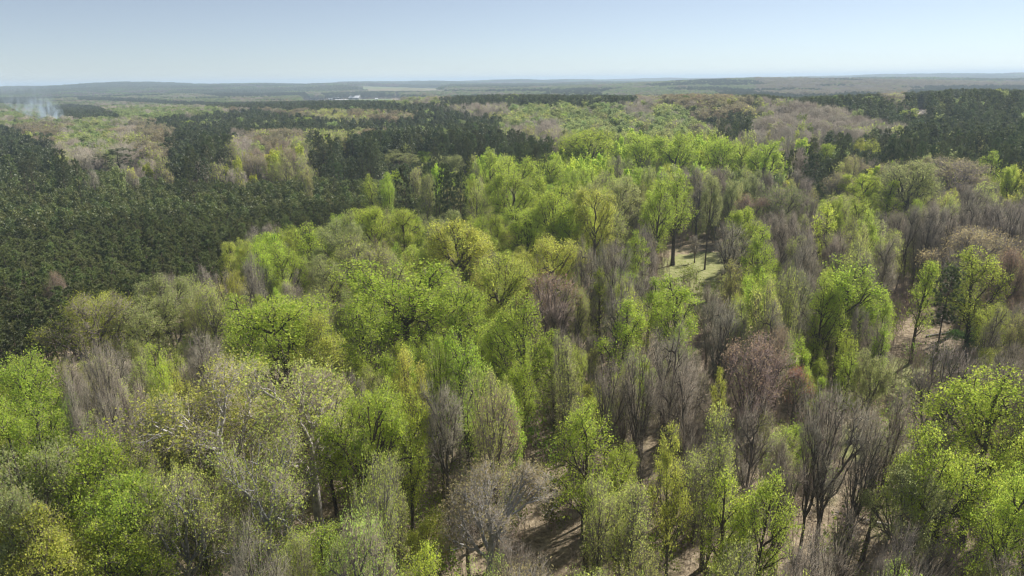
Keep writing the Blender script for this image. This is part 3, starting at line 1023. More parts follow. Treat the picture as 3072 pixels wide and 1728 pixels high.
CNT = ['', 'one', 'two', 'three', 'four', 'five', 'six', 'seven', 'eight', 'nine', 'ten', 'eleven', 'twelve']
buckets = {}
for t in ind:
    vx, vy = t['px'] / VS, t['py'] / VS
    zi = min(range(len(ZONES)), key=lambda i: (ZONES[i][0] - vx) ** 2 + ((ZONES[i][1] - vy) * 1.2) ** 2)
    if t['kind'] == 'q':
        t['label'] = 'dark green plantation pine in the close-planted block of pines at left'
        continue
    t['zone'] = zi
    buckets.setdefault((zi, tone(t), shape(t), NOUN[t['name']]), []).append(t)
for (zi, tn, shp, noun), L in buckets.items():
    # split further by depth so that no count runs past a handful
    L.sort(key=lambda t: t['py'])
    nr = 1 if len(L) <= 5 else math.ceil(len(L) / 5)
    rows = [list(c) for c in np.array_split(np.array(L, dtype=object), nr)]
    rnames = {1: [''], 2: ['farther ', 'nearer ']}.get(nr) or ['farthest '] + ['middle '] * (nr - 2) + ['nearest ']
    if nr > 3:
        rnames = ['farthest '] + [w + ' row ' for w in ('second', 'third', 'fourth', 'fifth', 'sixth', 'seventh', 'eighth', 'ninth', 'tenth')[:nr - 2]] + ['nearest ']
    for ri, row in enumerate(rows):
        row.sort(key=lambda t: t['px'])
        rn = rnames[ri]
        for i, t in enumerate(row):
            if len(row) == 1:
                t['label'] = f"{rn}{shp} {tn} {noun} {ZONES[zi][2]}".strip()
            else:
                o_ = ORD[i] if i < len(row) - 1 else 'rightmost'
                t['label'] = f"{o_} of {CNT[len(row)]} {rn}{shp} {tn} {noun}s {ZONES[zi][2]}"
FIX = {(545, 945): 'broad yellow-olive tree with pale white limbs in the lower left wood',
       (1200, 1185): 'low domed tan tree with gnarled white limbs beside the leaf-covered track',
       (2115, 965): 'big bare spreading grey tree standing on brown ground at lower right',
       (1395, 700): 'round brown leafless crown right of the central green trees',
       (1905, 822): 'brown vase-shaped leafless tree left of the red-budded tree',
       (2005, 935): 'small tree with bright red buds among the grey trees',
       (2488, 825): 'round dark green evergreen bush near the right edge',
       (2450, 585): 'domed tree with a gold rim of buds near the right edge',
       (2148, 645): 'tall round green tree with dark trunk bunch on the right',
       (388, 368): 'golden orange tree behind the upper left of the plantation',
       (125, 690): 'small pinkish-grey leafless tree standing alone in the pine plantation',
       (1075, 1300): 'low vivid yellow-green tree left of the tan dome tree',
       (215, 1112): 'largest bright green leafy crown in the bottom left corner',
       (1747, 590): 'small lone leafless tree standing on the grassy clearing'}
for t in ind:
    for (fx, fy), lab in FIX.items():
        if t['hero'] and t['top'] == (fx, fy):
            t['label'] = lab
GROUPS = {'leafy_tree': 'leafy green trees of the near wood', 'budding_tree': 'thinly leafed trees of the near wood', 'bare_tree': 'leafless trees of the near wood',
          'oak_tree': 'tan budding oaks', 'pine_tree': 'tall natural pines', 'plantation_pine': 'pines of the close-planted block', 'evergreen_bush': 'evergreen bushes'}
CAT = {'pine_tree': 'pine tree', 'plantation_pine': 'pine tree', 'evergreen_bush': 'bush', 'oak_tree': 'oak tree'}

for i, t in enumerate(ind):
    r = np.random.default_rng(5000 + i)
    src, crown_me, leaf, twig, bark = look(t, r)
    root = bpy.data.objects.new(t['name'], None)
    root.empty_display_size = 0.5
    root.location = (t['x'], t['y'], t['z'] - 0.15)
    root.rotation_euler = (r.normal(0, 0.045), r.normal(0, 0.045), r.uniform(0, 6.28))
    sxy = t['w'] / (2 * src['R']); sz = t['h'] / src['H']
    e_ = r.uniform(0.88, 1.12)
    root.scale = (sxy * e_, sxy / e_, sz)
    root['label'] = t['label']
    root['category'] = CAT.get(t['name'], 'tree')
    root['group'] = GROUPS[t['name']]
    COL.objects.link(root)
    for nm, me in (('trunk', src['trunk']), ('crown', crown_me)):
        c = bpy.data.objects.new(nm, me)
        c.parent = root
        c['tint'] = leaf; c['twig'] = twig; c['bark'] = bark
        COL.objects.link(c)


# ------------------------------------------------------------------ masses: geometry-node scatter of whole trees
def joined(name, parts, mats):
    """parts: list of (Geo, material offset)"""
    g = Geo()
    for gg, off in parts:
        g.v.append(None); g.v.pop()
        base = g.n
        V = np.concatenate(gg.v)
        g.v.append(V); g.n += len(V)
        for q, m in zip(gg.q, gg.qm):
            g.q.append(q + base); g.qm.append(m + off)
        for q, m in zip(gg.t, gg.tm):
            g.t.append(q + base); g.tm.append(m + off)
    return g.mesh(name, mats)


proto_col = bpy.data.collections.new("prototypes")
PROTO = {}


def add_proto(key, me):
    o = bpy.data.objects.new("proto_%03d" % len(proto_col.objects), me)
    proto_col.objects.link(o)
    PROTO.setdefault(key, []).append(len(proto_col.objects) - 1)


ALLM = [M_BARK, M_LEAF, M_TWIG, M_NEEDLE]
# near-detail versions
for f in range(4):
    for v in range(2):
        sk = SK[f * NV + v]
        tgeo = build_trunk(sk, 0.045)
        for st in ('bare', 'sparse', 'leafy') + (('dome',) if f in (0, 3) else ()):
            add_proto((st, f, 'near'), joined("wood_tree", [(tgeo, 0), (build_crown(sk, st), 1)], ALLM))


def crown_far(sk, style, sub, leaf_size, twig_r):
    r = np.random.default_rng(sk['seed'] + 77)
    g = Geo()
    idx = r.permutation(len(sk['T']))[:sub]
    T = sk['T'][idx]
    c0 = np.array([0, 0, sk['H'] * 0.35])
    out = norm(T - c0)
    if style == 'leafy':
        zf = (T[:, 2] / sk['H'] - 0.3) / 0.7
        T2 = T[r.random(len(T)) < np.clip(0.25 + 0.9 * zf, 0, 1)]
        c = np.repeat(T2, 7, 0)
        c = c + r.normal(0, 0.42, c.shape)
        flecks(g, r, c, leaf_size * 0.74, 0, 0.5)
    else:
        c = np.concatenate([T] * 4) + r.normal(0, 0.35, (len(T) * 4, 3))
        dd = norm(np.concatenate([out] * 4) + np.array([0, 0, 0.6]) + r.normal(0, 0.45, c.shape))
        tubes(g, c, c + dd * 1.5, np.full(len(c), twig_r), None if False else np.full(len(c), 0.01), 3, 1, tip=True)
        if style in ('sparse', 'dome'):
            k = r.random(len(c)) < (0.5 if style == 'sparse' else 1.0)
            if style == 'dome':
                rel = c[:, 2] / sk['H']
                k &= (rel > 0.62) | (np.hypot(c[:, 0], c[:, 1]) > 0.85 * sk['R'])
            flecks(g, r, (c + dd * 1.2)[k], leaf_size * 0.62, 0, 0.3)
    return g


for f in range(4):
    sk = SK[f * NV + 2]
    tgeo = build_trunk(sk, 0.10)
    for st in ('bare', 'sparse', 'leafy') + (('dome',) if f in (0, 3) else ()):
        add_proto((st, f, 'far'), joined("wood_tree", [(tgeo, 0), (crown_far(sk, st, 420, 0.75, 0.032), 1)], ALLM))
for src, key in ((PINES, 'p'), (PLANT, 'q')):
    for pn in src:
        g0, g1 = pn['geos']
        add_proto((key, 'near'), joined("pine", [(g0, 0), (g1, 3)], ALLM))


def pine_far(seed, H, R):
    r = np.random.default_rng(seed)
    n = 420
    z = r.uniform(0.38, 1, n) ** 0.8
    rad = R * np.sqrt(np.clip(1.02 - ((z - 0.45) / 0.55).clip(0, 1) ** 2.6, 0.04, 1)) * r.uniform(0, 1, n) ** 0.4
    th = r.uniform(0, 6.283, n)
    c = np.stack([rad * np.cos(th), rad * np.sin(th), z * H], 1)
    d = norm(r.normal(size=(n, 3)) + np.array([0, 0, 0.4]))
    L = 1.15
    side = norm(np.cross(d, r.normal(size=d.shape))) * 0.28
    g = Geo()
    g.add(np.stack([c - side, c + side, c + d * L], 1), tris=np.arange(n * 3).reshape(-1, 3), mat=0)
    t = Geo()
    tubes(t, np.array([[0, 0, 0.]]), np.array([[0, 0, H * 0.9]]), np.array([0.24]), np.array([0.08]), 5, 0)
    return t, g


for s_ in range(2):
    t_, g_ = pine_far(700 + s_, 21.0, 3.4)
    add_proto(('p', 'far'), joined("pine", [(t_, 0), (g_, 3)], ALLM))
FAR_H = {'p': 21.0, 'R': 3.4}


# very far: 60 m patches of canopy, each a few dozen uneven crowns
def patch(seed, conifer):
    r = np.random.default_rng(seed)
    g = Geo()
    C = []
    n = 60 if conifer else 34
    cx = r.uniform(-32, 32, n); cy_ = r.uniform(-32, 32, n)
    for a, b in zip(cx, cy_):
        R = r.uniform(2.6, 4.0) if conifer else r.uniform(4.5, 7)
        h = r.uniform(16, 21)
        m = 34 if conifer else 46
        th = r.uniform(0, 6.283, m); ph = np.arccos(r.uniform(-0.1, 1, m))
        C.append(np.stack([a + R * np.sin(ph) * np.cos(th), b + R * np.sin(ph) * np.sin(th),
                           h - (6 if conifer else 5) * (1 - np.cos(ph))], 1))
    C = np.concatenate(C) + r.normal(0, 0.3, (sum(len(c) for c in C), 3))
    flecks(g, r, C, 2.7 if not conifer else 2.0, 0, 0.5, 0.9)
    return g


for s_ in range(2):
    add_proto(('patch', 0), joined("canopy_patch", [(patch(800 + s_, False), 1)], ALLM))
    add_proto(('patch', 1), joined("canopy_patch", [(patch(820 + s_, True), 3)], ALLM))


# sapling brush and low shrubs of the forest floor
def sapling(seed, leafy):
    r = np.random.default_rng(seed)
    g = Geo()
    P0, P1, RR = [], [], []
    for s in range(r.integers(2, 5)):
        b = np.array([r.normal(0, 0.5), r.normal(0, 0.5), 0]); H = r.uniform(2.5, 6)
        d = norm(np.array([r.normal(0, 0.16), r.normal(0, 0.16), 1.0]))
        P0.append(b); P1.append(b + d * H); RR.append(0.035)
        for k in range(26):
            f = r.uniform(0.25, 1)
            s0 = b + d * H * f
            P0.append(s0); P1.append(s0 + norm(np.array([r.normal(), r.normal(), 1.1])) * r.uniform(0.5, 1.5)); RR.append(0.013)
    P0, P1 = np.array(P0), np.array(P1)
    tubes(g, P0, P1, np.array(RR), np.array(RR) * 0.3, 3, 1)
    if leafy:
        c = np.repeat(P1, 4, 0) + r.normal(0, 0.3, (len(P1) * 4, 3))
        flecks(g, r, c, 0.2, 0, 0.5)
    return g


for s_ in range(3):
    add_proto('sap_bare', joined("sapling", [(sapling(900 + s_, False), 1)], ALLM))
    add_proto('sap_leaf', joined("sapling", [(sapling(920 + s_, True), 1)], ALLM))


def scatter(name, label, pts, idx, scl, rot, tint, twig, bark):
    me = bpy.data.meshes.new(name)
    n = len(pts)
    me.vertices.add(n)
    me.vertices.foreach_set("co", np.asarray(pts, np.float32).ravel())
    for nm, typ, arr, key in (("idx", 'INT', np.asarray(idx, np.int32), 'value'), ("scl", 'FLOAT_VECTOR', scl, 'vector'),
                              ("rot", 'FLOAT_VECTOR', rot, 'vector'), ("tint", 'FLOAT_COLOR', tint, 'color'),
                              ("twig", 'FLOAT_COLOR', twig, 'color'), ("bark", 'FLOAT_COLOR', bark, 'color')):
        a = me.attributes.new(nm, typ, 'POINT')
        arr = np.asarray(arr)
        if key == 'color':
            arr = np.concatenate([arr, np.ones((n, 1))], 1)
        if key != 'value':
            arr = arr.astype(np.float32)
        a.data.foreach_set(key, arr.ravel())
    o = bpy.data.objects.new(name, me)
    COL.objects.link(o)
    ng = bpy.data.node_groups.new("scatter_trees", 'GeometryNodeTree')
    ng.interface.new_socket("Geometry", in_out='INPUT', socket_type='NodeSocketGeometry')
    ng.interface.new_socket("Geometry", in_out='OUTPUT', socket_type='NodeSocketGeometry')
    gi = ng.nodes.new("NodeGroupInput"); go = ng.nodes.new("NodeGroupOutput")
    ci = ng.nodes.new("GeometryNodeCollectionInfo")
    ci.inputs["Collection"].default_value = proto_col
    ci.inputs["Separate Children"].default_value = True
    ci.inputs["Reset Children"].default_value = True
    ip = ng.nodes.new("GeometryNodeInstanceOnPoints")
    ip.inputs["Pick Instance"].default_value = True

    def na(nm, typ):
        q = ng.nodes.new("GeometryNodeInputNamedAttribute")
        q.data_type = typ
        q.inputs["Name"].default_value = nm
        return q.outputs["Attribute"]
    ng.links.new(gi.outputs[0], ip.inputs["Points"])
    ng.links.new(ci.outputs[0], ip.inputs["Instance"])
    ng.links.new(na("idx", 'INT'), ip.inputs["Instance Index"])
    e = ng.nodes.new("FunctionNodeEulerToRotation")
    ng.links.new(na("rot", 'FLOAT_VECTOR'), e.inputs[0])
    ng.links.new(e.outputs[0], ip.inputs["Rotation"])
    ng.links.new(na("scl", 'FLOAT_VECTOR'), ip.inputs["Scale"])
    ng.links.new(ip.outputs[0], go.inputs[0])
    md = o.modifiers.new("scatter", 'NODES')
    md.node_group = ng
    o['kind'] = 'stuff'
    o['label'] = label
    return o


class Mass:
    def __init__(self):
        self.a = [[] for _ in range(7)]
        self.blocks = []

    def add(self, p, i, s, r_, c1, c2, c3):
        for l, v in zip(self.a, (p, i, s, r_, c1, c2, c3)):
            l.append(v)

    def out(self, name, label):
        if self.a[0]:
            self.blocks.append([np.array(v) for v in self.a])
        if self.blocks:
            return scatter(name, label, *[np.concatenate([b_[i] for b_ in self.blocks]) for i in range(7)])


masses = {}


def put(mkey, kind, x, y, z, h, w, form, lod, r, tint=None):
    leaf, twig, bark, style, forms = KIND[kind]
    if kind in 'pq':
        key = (kind, lod)
        if lod == 'far':
            key = ('p', 'far'); H, R = 21.0, 3.4
        else:
            src = PINES if kind == 'p' else PLANT
            H, R = src[0]['H'], src[0]['R']
        am = 0.16
        leaf = tuple(c_ * (0.78 + 0.5 * float(vnoise(np.array([x]), np.array([y]), 26, 41)[0])) for c_ in leaf)
    else:
        f = form
        if style == 'dome' and f not in (0, 3):
            f = 0
        key = (style, f, lod)
        H, R = FORMS[f][1], FORMS[f][2]
        am = 0.13
    pi = PROTO[key][int(r.integers(len(PROTO[key])))]
    masses.setdefault(mkey, Mass()).add((x, y, z - 0.2), pi, (w / 2 / R, w / 2 / R, h / H), (0, 0, r.uniform(0, 6.28)),
                                        jit(tint or leaf, am, r), jit(twig, 0.07, r), jit(bark, 0.1, r))


MK = {'g': 'leafy', 'y': 'leafy', 'k': 'leafy', 'o': 'leafy', 'd': 'leafy', 'b': 'bare', 'r': 'bare', 't': 'bare', 'p': 'pine', 'q': 'plantation'}
rm = np.random.default_rng(77)
for t in mass:
    put(MK[t['kind']] + '_near', t['kind'], t['x'], t['y'], t['z'], t['h'], t['w'], t['form'], 'near' if t['dist'] < 260 else 'far', rm, t.get('tint'))

# ---- middle distance 430 m .. 3.2 km, tree by tree
def far_kinds(px, py, x, y, r):
    vx, vy = px / VS, py / VS
    n = len(x)
    n1 = vnoise(x, y, 190, 5); n2 = vnoise(x, y, 55, 9); u = r.random(n)
    m = n2 * 0.6 + u * 0.4
    out = np.where(m < 0.19, 't', np.where(m < 0.42, 'b', np.where(m < 0.88, 'k', 'p')))
    e = vx >= 1900
    out[e] = np.where(m < 0.5, 'b', np.where(m < 0.75, 't', np.where(m < 0.92, 'k', 'p')))[e]
    c = (vx > 1250) & (vx < 1900) & (vy > 262)
    out[c] = np.where(m < 0.62, 'k', np.where(m < 0.8, 'b', 't'))[c]
    q = n1 > 0.60 + 0.06 * (n2 - 0.5)
    out[q] = np.where(u < 0.93, 'p', 'k')[q]
    for pp in PINE_POLY:
        out[inpoly(px, py, pp)] = 'p'
    return out


FARM = at(1045, 301, 0)
FARM_D = math.hypot(*FARM)


def in_field(x, y):
    """open ground in the distance: 1 farm meadow, 2 hillside pasture, 3 house yard (arrays)"""
    b = np.arctan2(x, y); d = np.hypot(x, y)
    px = 1536 + np.tan(b) * FPX * math.cos(math.radians(PITCH))
    out = np.zeros(len(x), int)
    out[(px > 880) & (px < 1215) & (d > FARM_D - 190) & (d < FARM_D + 60)] = 1
    f = (px - 1080) / 270
    out[(px > 1085) & (px < 1330) & (d > 3500 + 250 * f) & (d < 3960 + 330 * f)] = 2
    out[(px > 960) & (px < 1100) & (d > 5000) & (d < 5400)] = 2
    out[(px > 2755) & (px < 2795) & (d > 640) & (d < 760)] = 3
    return out


def masks_farm(px, py, d):
    m = (px > 900) & (px < 1205) & (py < 303.5) & (d < FARM_D + 60) & (d > 400)
    m |= (px > 1075) & (px < 1335) & (py < 273) & (d > 1500) & (d < 4300)
    m |= (px > 2742) & (px < 2788) & (py < 352) & (d < 745) & (d > 400)
    return m


def jits(c, amt, n, r):
    return np.clip(np.asarray(c) * (1 + r.normal(0, amt, (n, 1))) * (1 + r.normal(0, amt * 0.3, (n, 3))), 0.005, 1)


def put_many(mkey, pidx, x, y, z, sx, sz, c1, c2, c3, r):
    n = len(x)
    ms = masses.setdefault(mkey, Mass())
    z0 = np.zeros(n)
    ms.blocks.append((np.stack([x, y, z], 1), pidx, np.stack([sx, sx, sz], 1), np.stack([z0, z0, r.uniform(0, 6.28, n)], 1), c1, c2, c3))


rf = np.random.default_rng(123)


def ring(d0, d1, area):
    n = int(0.5 * (d1 * d1 - d0 * d0) * 1.50 / area)
    d = np.sqrt(rf.uniform(d0 * d0, d1 * d1, n)); b = rf.uniform(-0.75, 0.75, n)
    return d * np.sin(b), d * np.cos(b)


for d0, d1, area in ((428, 800, 34), (800, 1500, 42), (1500, 3000, 62)):
    X, Y = ring(d0, d1, area)
    Z = terrain(X, Y)
    HH = rf.uniform(14, 21, len(X)) + 3 * (vnoise(X, Y, 60, 21) - 0.5)
    PX, PY = project(X, Y, Z + HH)
    ok = (PX > -60) & (PX < 3132) & (in_field(X, Y) == 0) & ~masks_farm(PX, PY, np.hypot(X, Y))
    X, Y, Z, HH, PX, PY = X[ok], Y[ok], Z[ok], HH[ok], PX[ok], PY[ok]
    K = kinds_at(X, Y, Z + HH, rf) if d0 < 700 else far_kinds(PX, PY, X, Y, rf)
    K = np.where(K == 'q', 'p', K)
    for k in 'gykobrtp':
        m = np.nonzero(K == k)[0]
        if not len(m):
            continue
        n = len(m)
        leaf, twig, bark, style, forms = KIND[k]
        if k in 'gy':
            leaf = (0.41, 0.47, 0.13)
        if d0 > 1400:
            leaf = tuple(c_ * 0.72 for c_ in leaf); twig = tuple(c_ * 0.75 for c_ in twig)
        if k == 't':
            leaf = (0.33, 0.29, 0.16) if d0 < 1400 else (0.27, 0.24, 0.14)
            twig = (0.30, 0.265, 0.22)
        if k == 'k':
            leaf = (0.33, 0.39, 0.15) if d0 < 1400 else (0.25, 0.30, 0.13)
        big = 1.22 if d0 > 1400 else 1.0
        if k == 'p':
            w = rf.uniform(5, 7.5, n) * big; h = HH[m] + 2
            pi = np.array(PROTO[('p', 'far')])[rf.integers(0, 2, n)]; sx = w / 6.8; sz = h / 21.0
        else:
            w = rf.uniform(9.5, 16, n) * big; h = HH[m] + 1.5
            F = np.array([1 if q == 2 else q for q in forms])[rf.integers(0, len(forms), n)]
            if style == 'dome':
                F = np.where(F == 1, 0, F)
            pi = np.array([PROTO[(style, int(f), 'far')][0] for f in F])
            sx = w / 2 / np.array([FORMS[f][2] for f in F]); sz = h / np.array([FORMS[f][1] for f in F])
        put_many(MK[k] + '_far', pi, X[m], Y[m], Z[m] - 0.3, sx, sz, jits(leaf, 0.13, n, rf), jits(twig, 0.07, n, rf), jits(bark, 0.1, n, rf), rf)

# ---- canopy patches 3 .. 12 km
for d0, d1, area in ((2950, 6000, 2400), (6000, 12500, 5200)):
    X, Y = ring(d0, d1, area)
    Z = terrain(X, Y)
    PX, PY = project(X, Y, Z + 18)
    ok = (PX > -60) & (PX < 3132) & (in_field(X, Y) == 0) & ~masks_farm(PX, PY, np.hypot(X, Y))
    X, Y, Z = X[ok], Y[ok], Z[ok]
    n = len(X)
    a = vnoise(X, Y, 420, 31); b = vnoise(X, Y, 160, 37)
    con = a * 0.65 + b * 0.35 > 0.50
    u = rf.random(n) * 0.4 + b * 0.6
    base = np.where(u[:, None] < 0.5, (0.17, 0.22, 0.08), np.where(u[:, None] < 0.8, (0.20, 0.17, 0.15), (0.24, 0.21, 0.12)))
    base = np.where(con[:, None], KIND['p'][0], base)
    pi = np.where(con, np.array(PROTO[('patch', 1)])[rf.integers(0, 2, n)], np.array(PROTO[('patch', 0)])[rf.integers(0, 2, n)])
    s_ = rf.uniform(0.95, 1.25, n) * (1.35 if d0 > 5000 else 1)
    col = jits(base, 0.13, n, rf)
    put_many('horizon', pi, X, Y, Z - rf.uniform(0, 4, n), s_, rf.uniform(0.85, 1.15, n), col, col, jits((0.15, 0.12, 0.1), 0.1, n, rf), rf)

# ---- undergrowth of the near wood
X, Y = ring(42, 330, 6.5)
n1 = vnoise(X, Y, 22, 51)
PX, PY = project(X, Y, 1.0)
PXt, PYt = project(X, Y, 16.0)
inq = inpoly(PXt, PYt, PLANTATION)
keepm = np.zeros(len(X), bool)
for kp in KEEP:
    keepm |= inpoly(PX, PY, kp)
ru = np.random.default_rng(9)
for x, y, a, q, kk, px, py in zip(X, Y, n1, inq, keepm, PX, PY):
    if px < -150 or px > 3222 or q or kk or a < 0.16:
        continue
    leafy = ru.random() < (0.55 if px < 1700 else 0.22)
    key = 'sap_leaf' if leafy else 'sap_bare'
    s_ = ru.uniform(0.4, 1.6)
    masses.setdefault('under', Mass()).add((x, y, float(terrain(x, y)) - 0.05), PROTO[key][int(ru.integers(3))], (s_, s_, s_ * ru.uniform(0.8, 1.2)), (0, 0, ru.uniform(0, 6.28)),
                                           jit((0.26, 0.34, 0.06), 0.2, ru), jit((0.36, 0.28, 0.24), 0.1, ru), (0.2, 0.17, 0.15))

NAMES = {'leafy_near': ('woodland_foliage', 'leafy trees of the near wood that merge into one mass'),
         'bare_near': ('leafless_woodland', 'leafless trees of the near wood that merge into one mass'),
         'pine_near': ('pine_woodland', 'dark pines of the middle distance merging into one mass'),
         'plantation_near': ('pine_plantation_woods', 'dense dark green block of planted pines at left'),
         'leafy_far': ('distant_green_woods', 'pale green spring woods stretching to the distance'),
         'bare_far': ('distant_bare_woods', 'tan and grey leafless woods stretching to the distance'),
         'pine_far': ('distant_pine_woods', 'dark bands of pine forest across the distance'),
         'plantation_far': ('distant_plantation_woods', 'far pines'),
         'horizon': ('horizon_woods', 'hazy wooded hills along the horizon'),
         'under': ('undergrowth', 'thin saplings and low brush on the forest floor')}
for k, mss in masses.items():
    mss.out(*NAMES[k])
print("mass counts", {k: sum(len(q[0]) for q in m.blocks) for k, m in masses.items()})

# ------------------------------------------------------------------ ground
GN_D = np.concatenate([np.linspace(5, 420, 170), np.geomspace(425, 45000, 170)])
GN_B = np.linspace(-1.15, 1.15, 420)
DD, BB = np.meshgrid(GN_D, GN_B, indexing='ij')
GX, GY = DD * np.sin(BB), DD * np.cos(BB)
GZ = terrain(GX, GY)
GZ = GZ - np.where(DD > 12000, 0, 0)
V = np.stack([GX, GY, GZ], -1).reshape(-1, 3)
nd, nb_ = DD.shape
i0 = (np.arange(nd - 1)[:, None] * nb_ + np.arange(nb_ - 1)[None]).ravel()
Q = np.stack([i0, i0 + 1, i0 + nb_ + 1, i0 + nb_], 1)
g = Geo()
g.add(V, quads=Q[:, ::-1], mat=0)


def ground_mat():
    m, nt, out = new_mat("forest_floor")
    a = N(nt, "ShaderNodeAttribute", attribute_type='GEOMETRY', attribute_name="cover")
    sep = N(nt, "ShaderNodeSeparateColor")
    nt.links.new(a.outputs["Color"], sep.inputs[0])
    geo = N(nt, "ShaderNodeNewGeometry")

    def noise(scale, detail=4, rough=0.6):
        n = N(nt, "ShaderNodeTexNoise")
        n.inputs["Scale"].default_value = scale
        n.inputs["Detail"].default_value = detail
        n.inputs["Roughness"].default_value = rough
        nt.links.new(geo.outputs["Position"], n.inputs["Vector"])
        return n.outputs["Fac"]

    def ramp(f, stops):
        r_ = N(nt, "ShaderNodeValToRGB")
        el = r_.color_ramp.elements
        while len(el) < len(stops):
            el.new(0.5)
        for e, (p, c) in zip(el, stops):
            e.position = p; e.color = (*c, 1)
        nt.links.new(f, r_.inputs[0])
        return r_.outputs[0]

    def mix(f, c1, c2):
        x = N(nt, "ShaderNodeMix", data_type='RGBA')
        nt.links.new(f, x.inputs["Factor"])
        nt.links.new(c1, x.inputs[6]); nt.links.new(c2, x.inputs[7])
        return x.outputs[2]
    litter = ramp(noise(1.1, 8, 0.75), [(0.30, (0.09, 0.07, 0.045)), (0.45, (0.22, 0.175, 0.12)), (0.58, (0.37, 0.30, 0.21)), (0.76, (0.48, 0.41, 0.31))])
    grass = ramp(noise(0.6, 8, 0.75), [(0.30, (0.16, 0.17, 0.07)), (0.5, (0.27, 0.28, 0.12)), (0.7, (0.40, 0.37, 0.22))])
    gm = math_node(nt, 'MULTIPLY_ADD', noise(0.12, 5), 1.2)
    gm.node.inputs[2].default_value = -0.62
    gsum = math_node(nt, 'ADD', gm, sep.outputs[0])
    gcl = N(nt, "ShaderNodeClamp")
    nt.links.new(math_node(nt, 'MULTIPLY', gsum, 2.2), gcl.inputs[0])
    c = mix(gcl.outputs[0], litter, grass)
    far = ramp(noise(0.012, 6, 0.6), [(0.35, (0.06, 0.085, 0.04)), (0.5, (0.16, 0.17, 0.08)), (0.62, (0.21, 0.18, 0.14))])
    c = mix(sep.outputs[1], c, far)
    meadow = ramp(noise(0.02, 4), [(0.3, (0.14, 0.20, 0.085)), (0.7, (0.20, 0.23, 0.12))])
    c = mix(sep.outputs[2], c, meadow)
    d = N(nt, "ShaderNodeBsdfDiffuse")
    nt.links.new(c, d.inputs["Color"])
    bump = N(nt, "ShaderNodeBump")
    bump.inputs["Strength"].default_value = 0.6
    bump.inputs["Distance"].default_value = 0.25
    nt.links.new(noise(2.0, 6, 0.7), bump.inputs["Height"])
    nt.links.new(bump.outputs[0], d.inputs["Normal"])
    nt.links.new(d.outputs[0], out.inputs["Surface"])
    return m


gme = g.mesh("ground", [ground_mat()], smooth=True)
gob = bpy.data.objects.new("ground", gme)
gob['kind'] = 'structure'
gob['label'] = 'leaf-covered forest floor with grassy openings rolling to the horizon'
COL.objects.link(gob)
gpx, gpy = project(V[:, 0], V[:, 1], V[:, 2])
grass_w = np.zeros(len(V))
dist = np.hypot(V[:, 0], V[:, 1])
for pl in (P(1665, 650, 1760, 635, 1850, 640, 1860, 700, 1780, 790, 1640, 780), P(2180, 890, 2576, 900, 2576, 1060, 2230, 1030), P(2050, 1080, 2320, 1080, 2320, 1150, 2050, 1150),
           P(2180, 560, 2420, 560, 2420, 640, 2180, 640), P(1680, 850, 1720, 850, 1720, 950, 1680, 950)):
    grass_w[inpoly(gpx, gpy, pl) & (dist < 500)] = 1.0
lit = P(1330, 1200, 1430, 1190, 1460, 1449, 1250, 1449)
grass_w[inpoly(gpx, gpy, lit) & (dist < 200)] = -1.2
lit2 = P(2240, 770, 2576, 740, 2576, 880, 2250, 900)
grass_w[inpoly(gpx, gpy, lit2) & (dist < 300)] = -1.0
farw = np.clip((dist - 2500) / 1500, 0, 1)
mead = np.isin(in_field(V[:, 0], V[:, 1]), (1, 2)).astype(float)
cov = np.stack([grass_w, farw, mead, np.ones(len(V))], 1).astype(np.float32)
ca = gme.attributes.new("cover", 'FLOAT_COLOR', 'POINT')
ca.data.foreach_set("color", cov.ravel())

# ------------------------------------------------------------------ farm buildings in the distance
M_ROOF = simple_mat("white_metal_roof", (0.80, 0.80, 0.80), 0.55, 0.0, 0.08, 0.2)
M_WALL = simple_mat("barn_wall", (0.20, 0.19, 0.18), 0.9)
M_DARK = simple_mat("dark_opening", (0.03, 0.03, 0.03), 0.9)
M_TAN = simple_mat("tan_roof", (0.55, 0.45, 0.36), 0.8)
M_PALE = simple_mat("pale_wall", (0.62, 0.60, 0.56), 0.8)


def box(name, parent, sx, sy, sz, loc, mat):
    x, y, z = sx / 2, sy / 2, sz
    v = [(-x, -y, 0), (x, -y, 0), (x, y, 0), (-x, y, 0), (-x, -y, z), (x, -y, z), (x, y, z), (-x, y, z)]
    f = [(0, 3, 2, 1), (4, 5, 6, 7), (0, 1, 5, 4), (1, 2, 6, 5), (2, 3, 7, 6), (3, 0, 4, 7)]
    me = bpy.data.meshes.new(name); me.from_pydata(v, [], f); me.materials.append(mat)
    o = bpy.data.objects.new(name, me); o.parent = parent; o.location = loc
    COL.objects.link(o)
    return o


def gable(name, parent, L, W, eave, ridge, over, mat, thick=0.25):
    l, w = L / 2 + over, W / 2 + over
    e0 = eave - over * (ridge - eave) / (W / 2)
    v = []
    for dz in (0, thick):
        v += [(-l, -w, e0 + dz), (l, -w, e0 + dz), (l, 0, ridge + dz), (-l, 0, ridge + dz), (l, w, e0 + dz), (-l, w, e0 + dz)]
    f = [(0, 3, 2, 1), (3, 5, 4, 2), (6, 7, 8, 9), (9, 8, 10, 11), (0, 1, 7, 6), (4, 5, 11, 10), (1, 2, 8, 7), (2, 4, 10, 8), (3, 0, 6, 9), (5, 3, 9, 11)]
    me = bpy.data.meshes.new(name); me.from_pydata(v, [], f); me.materials.append(mat)
    o = bpy.data.objects.new(name, me); o.parent = parent
    COL.objects.link(o)
    return o


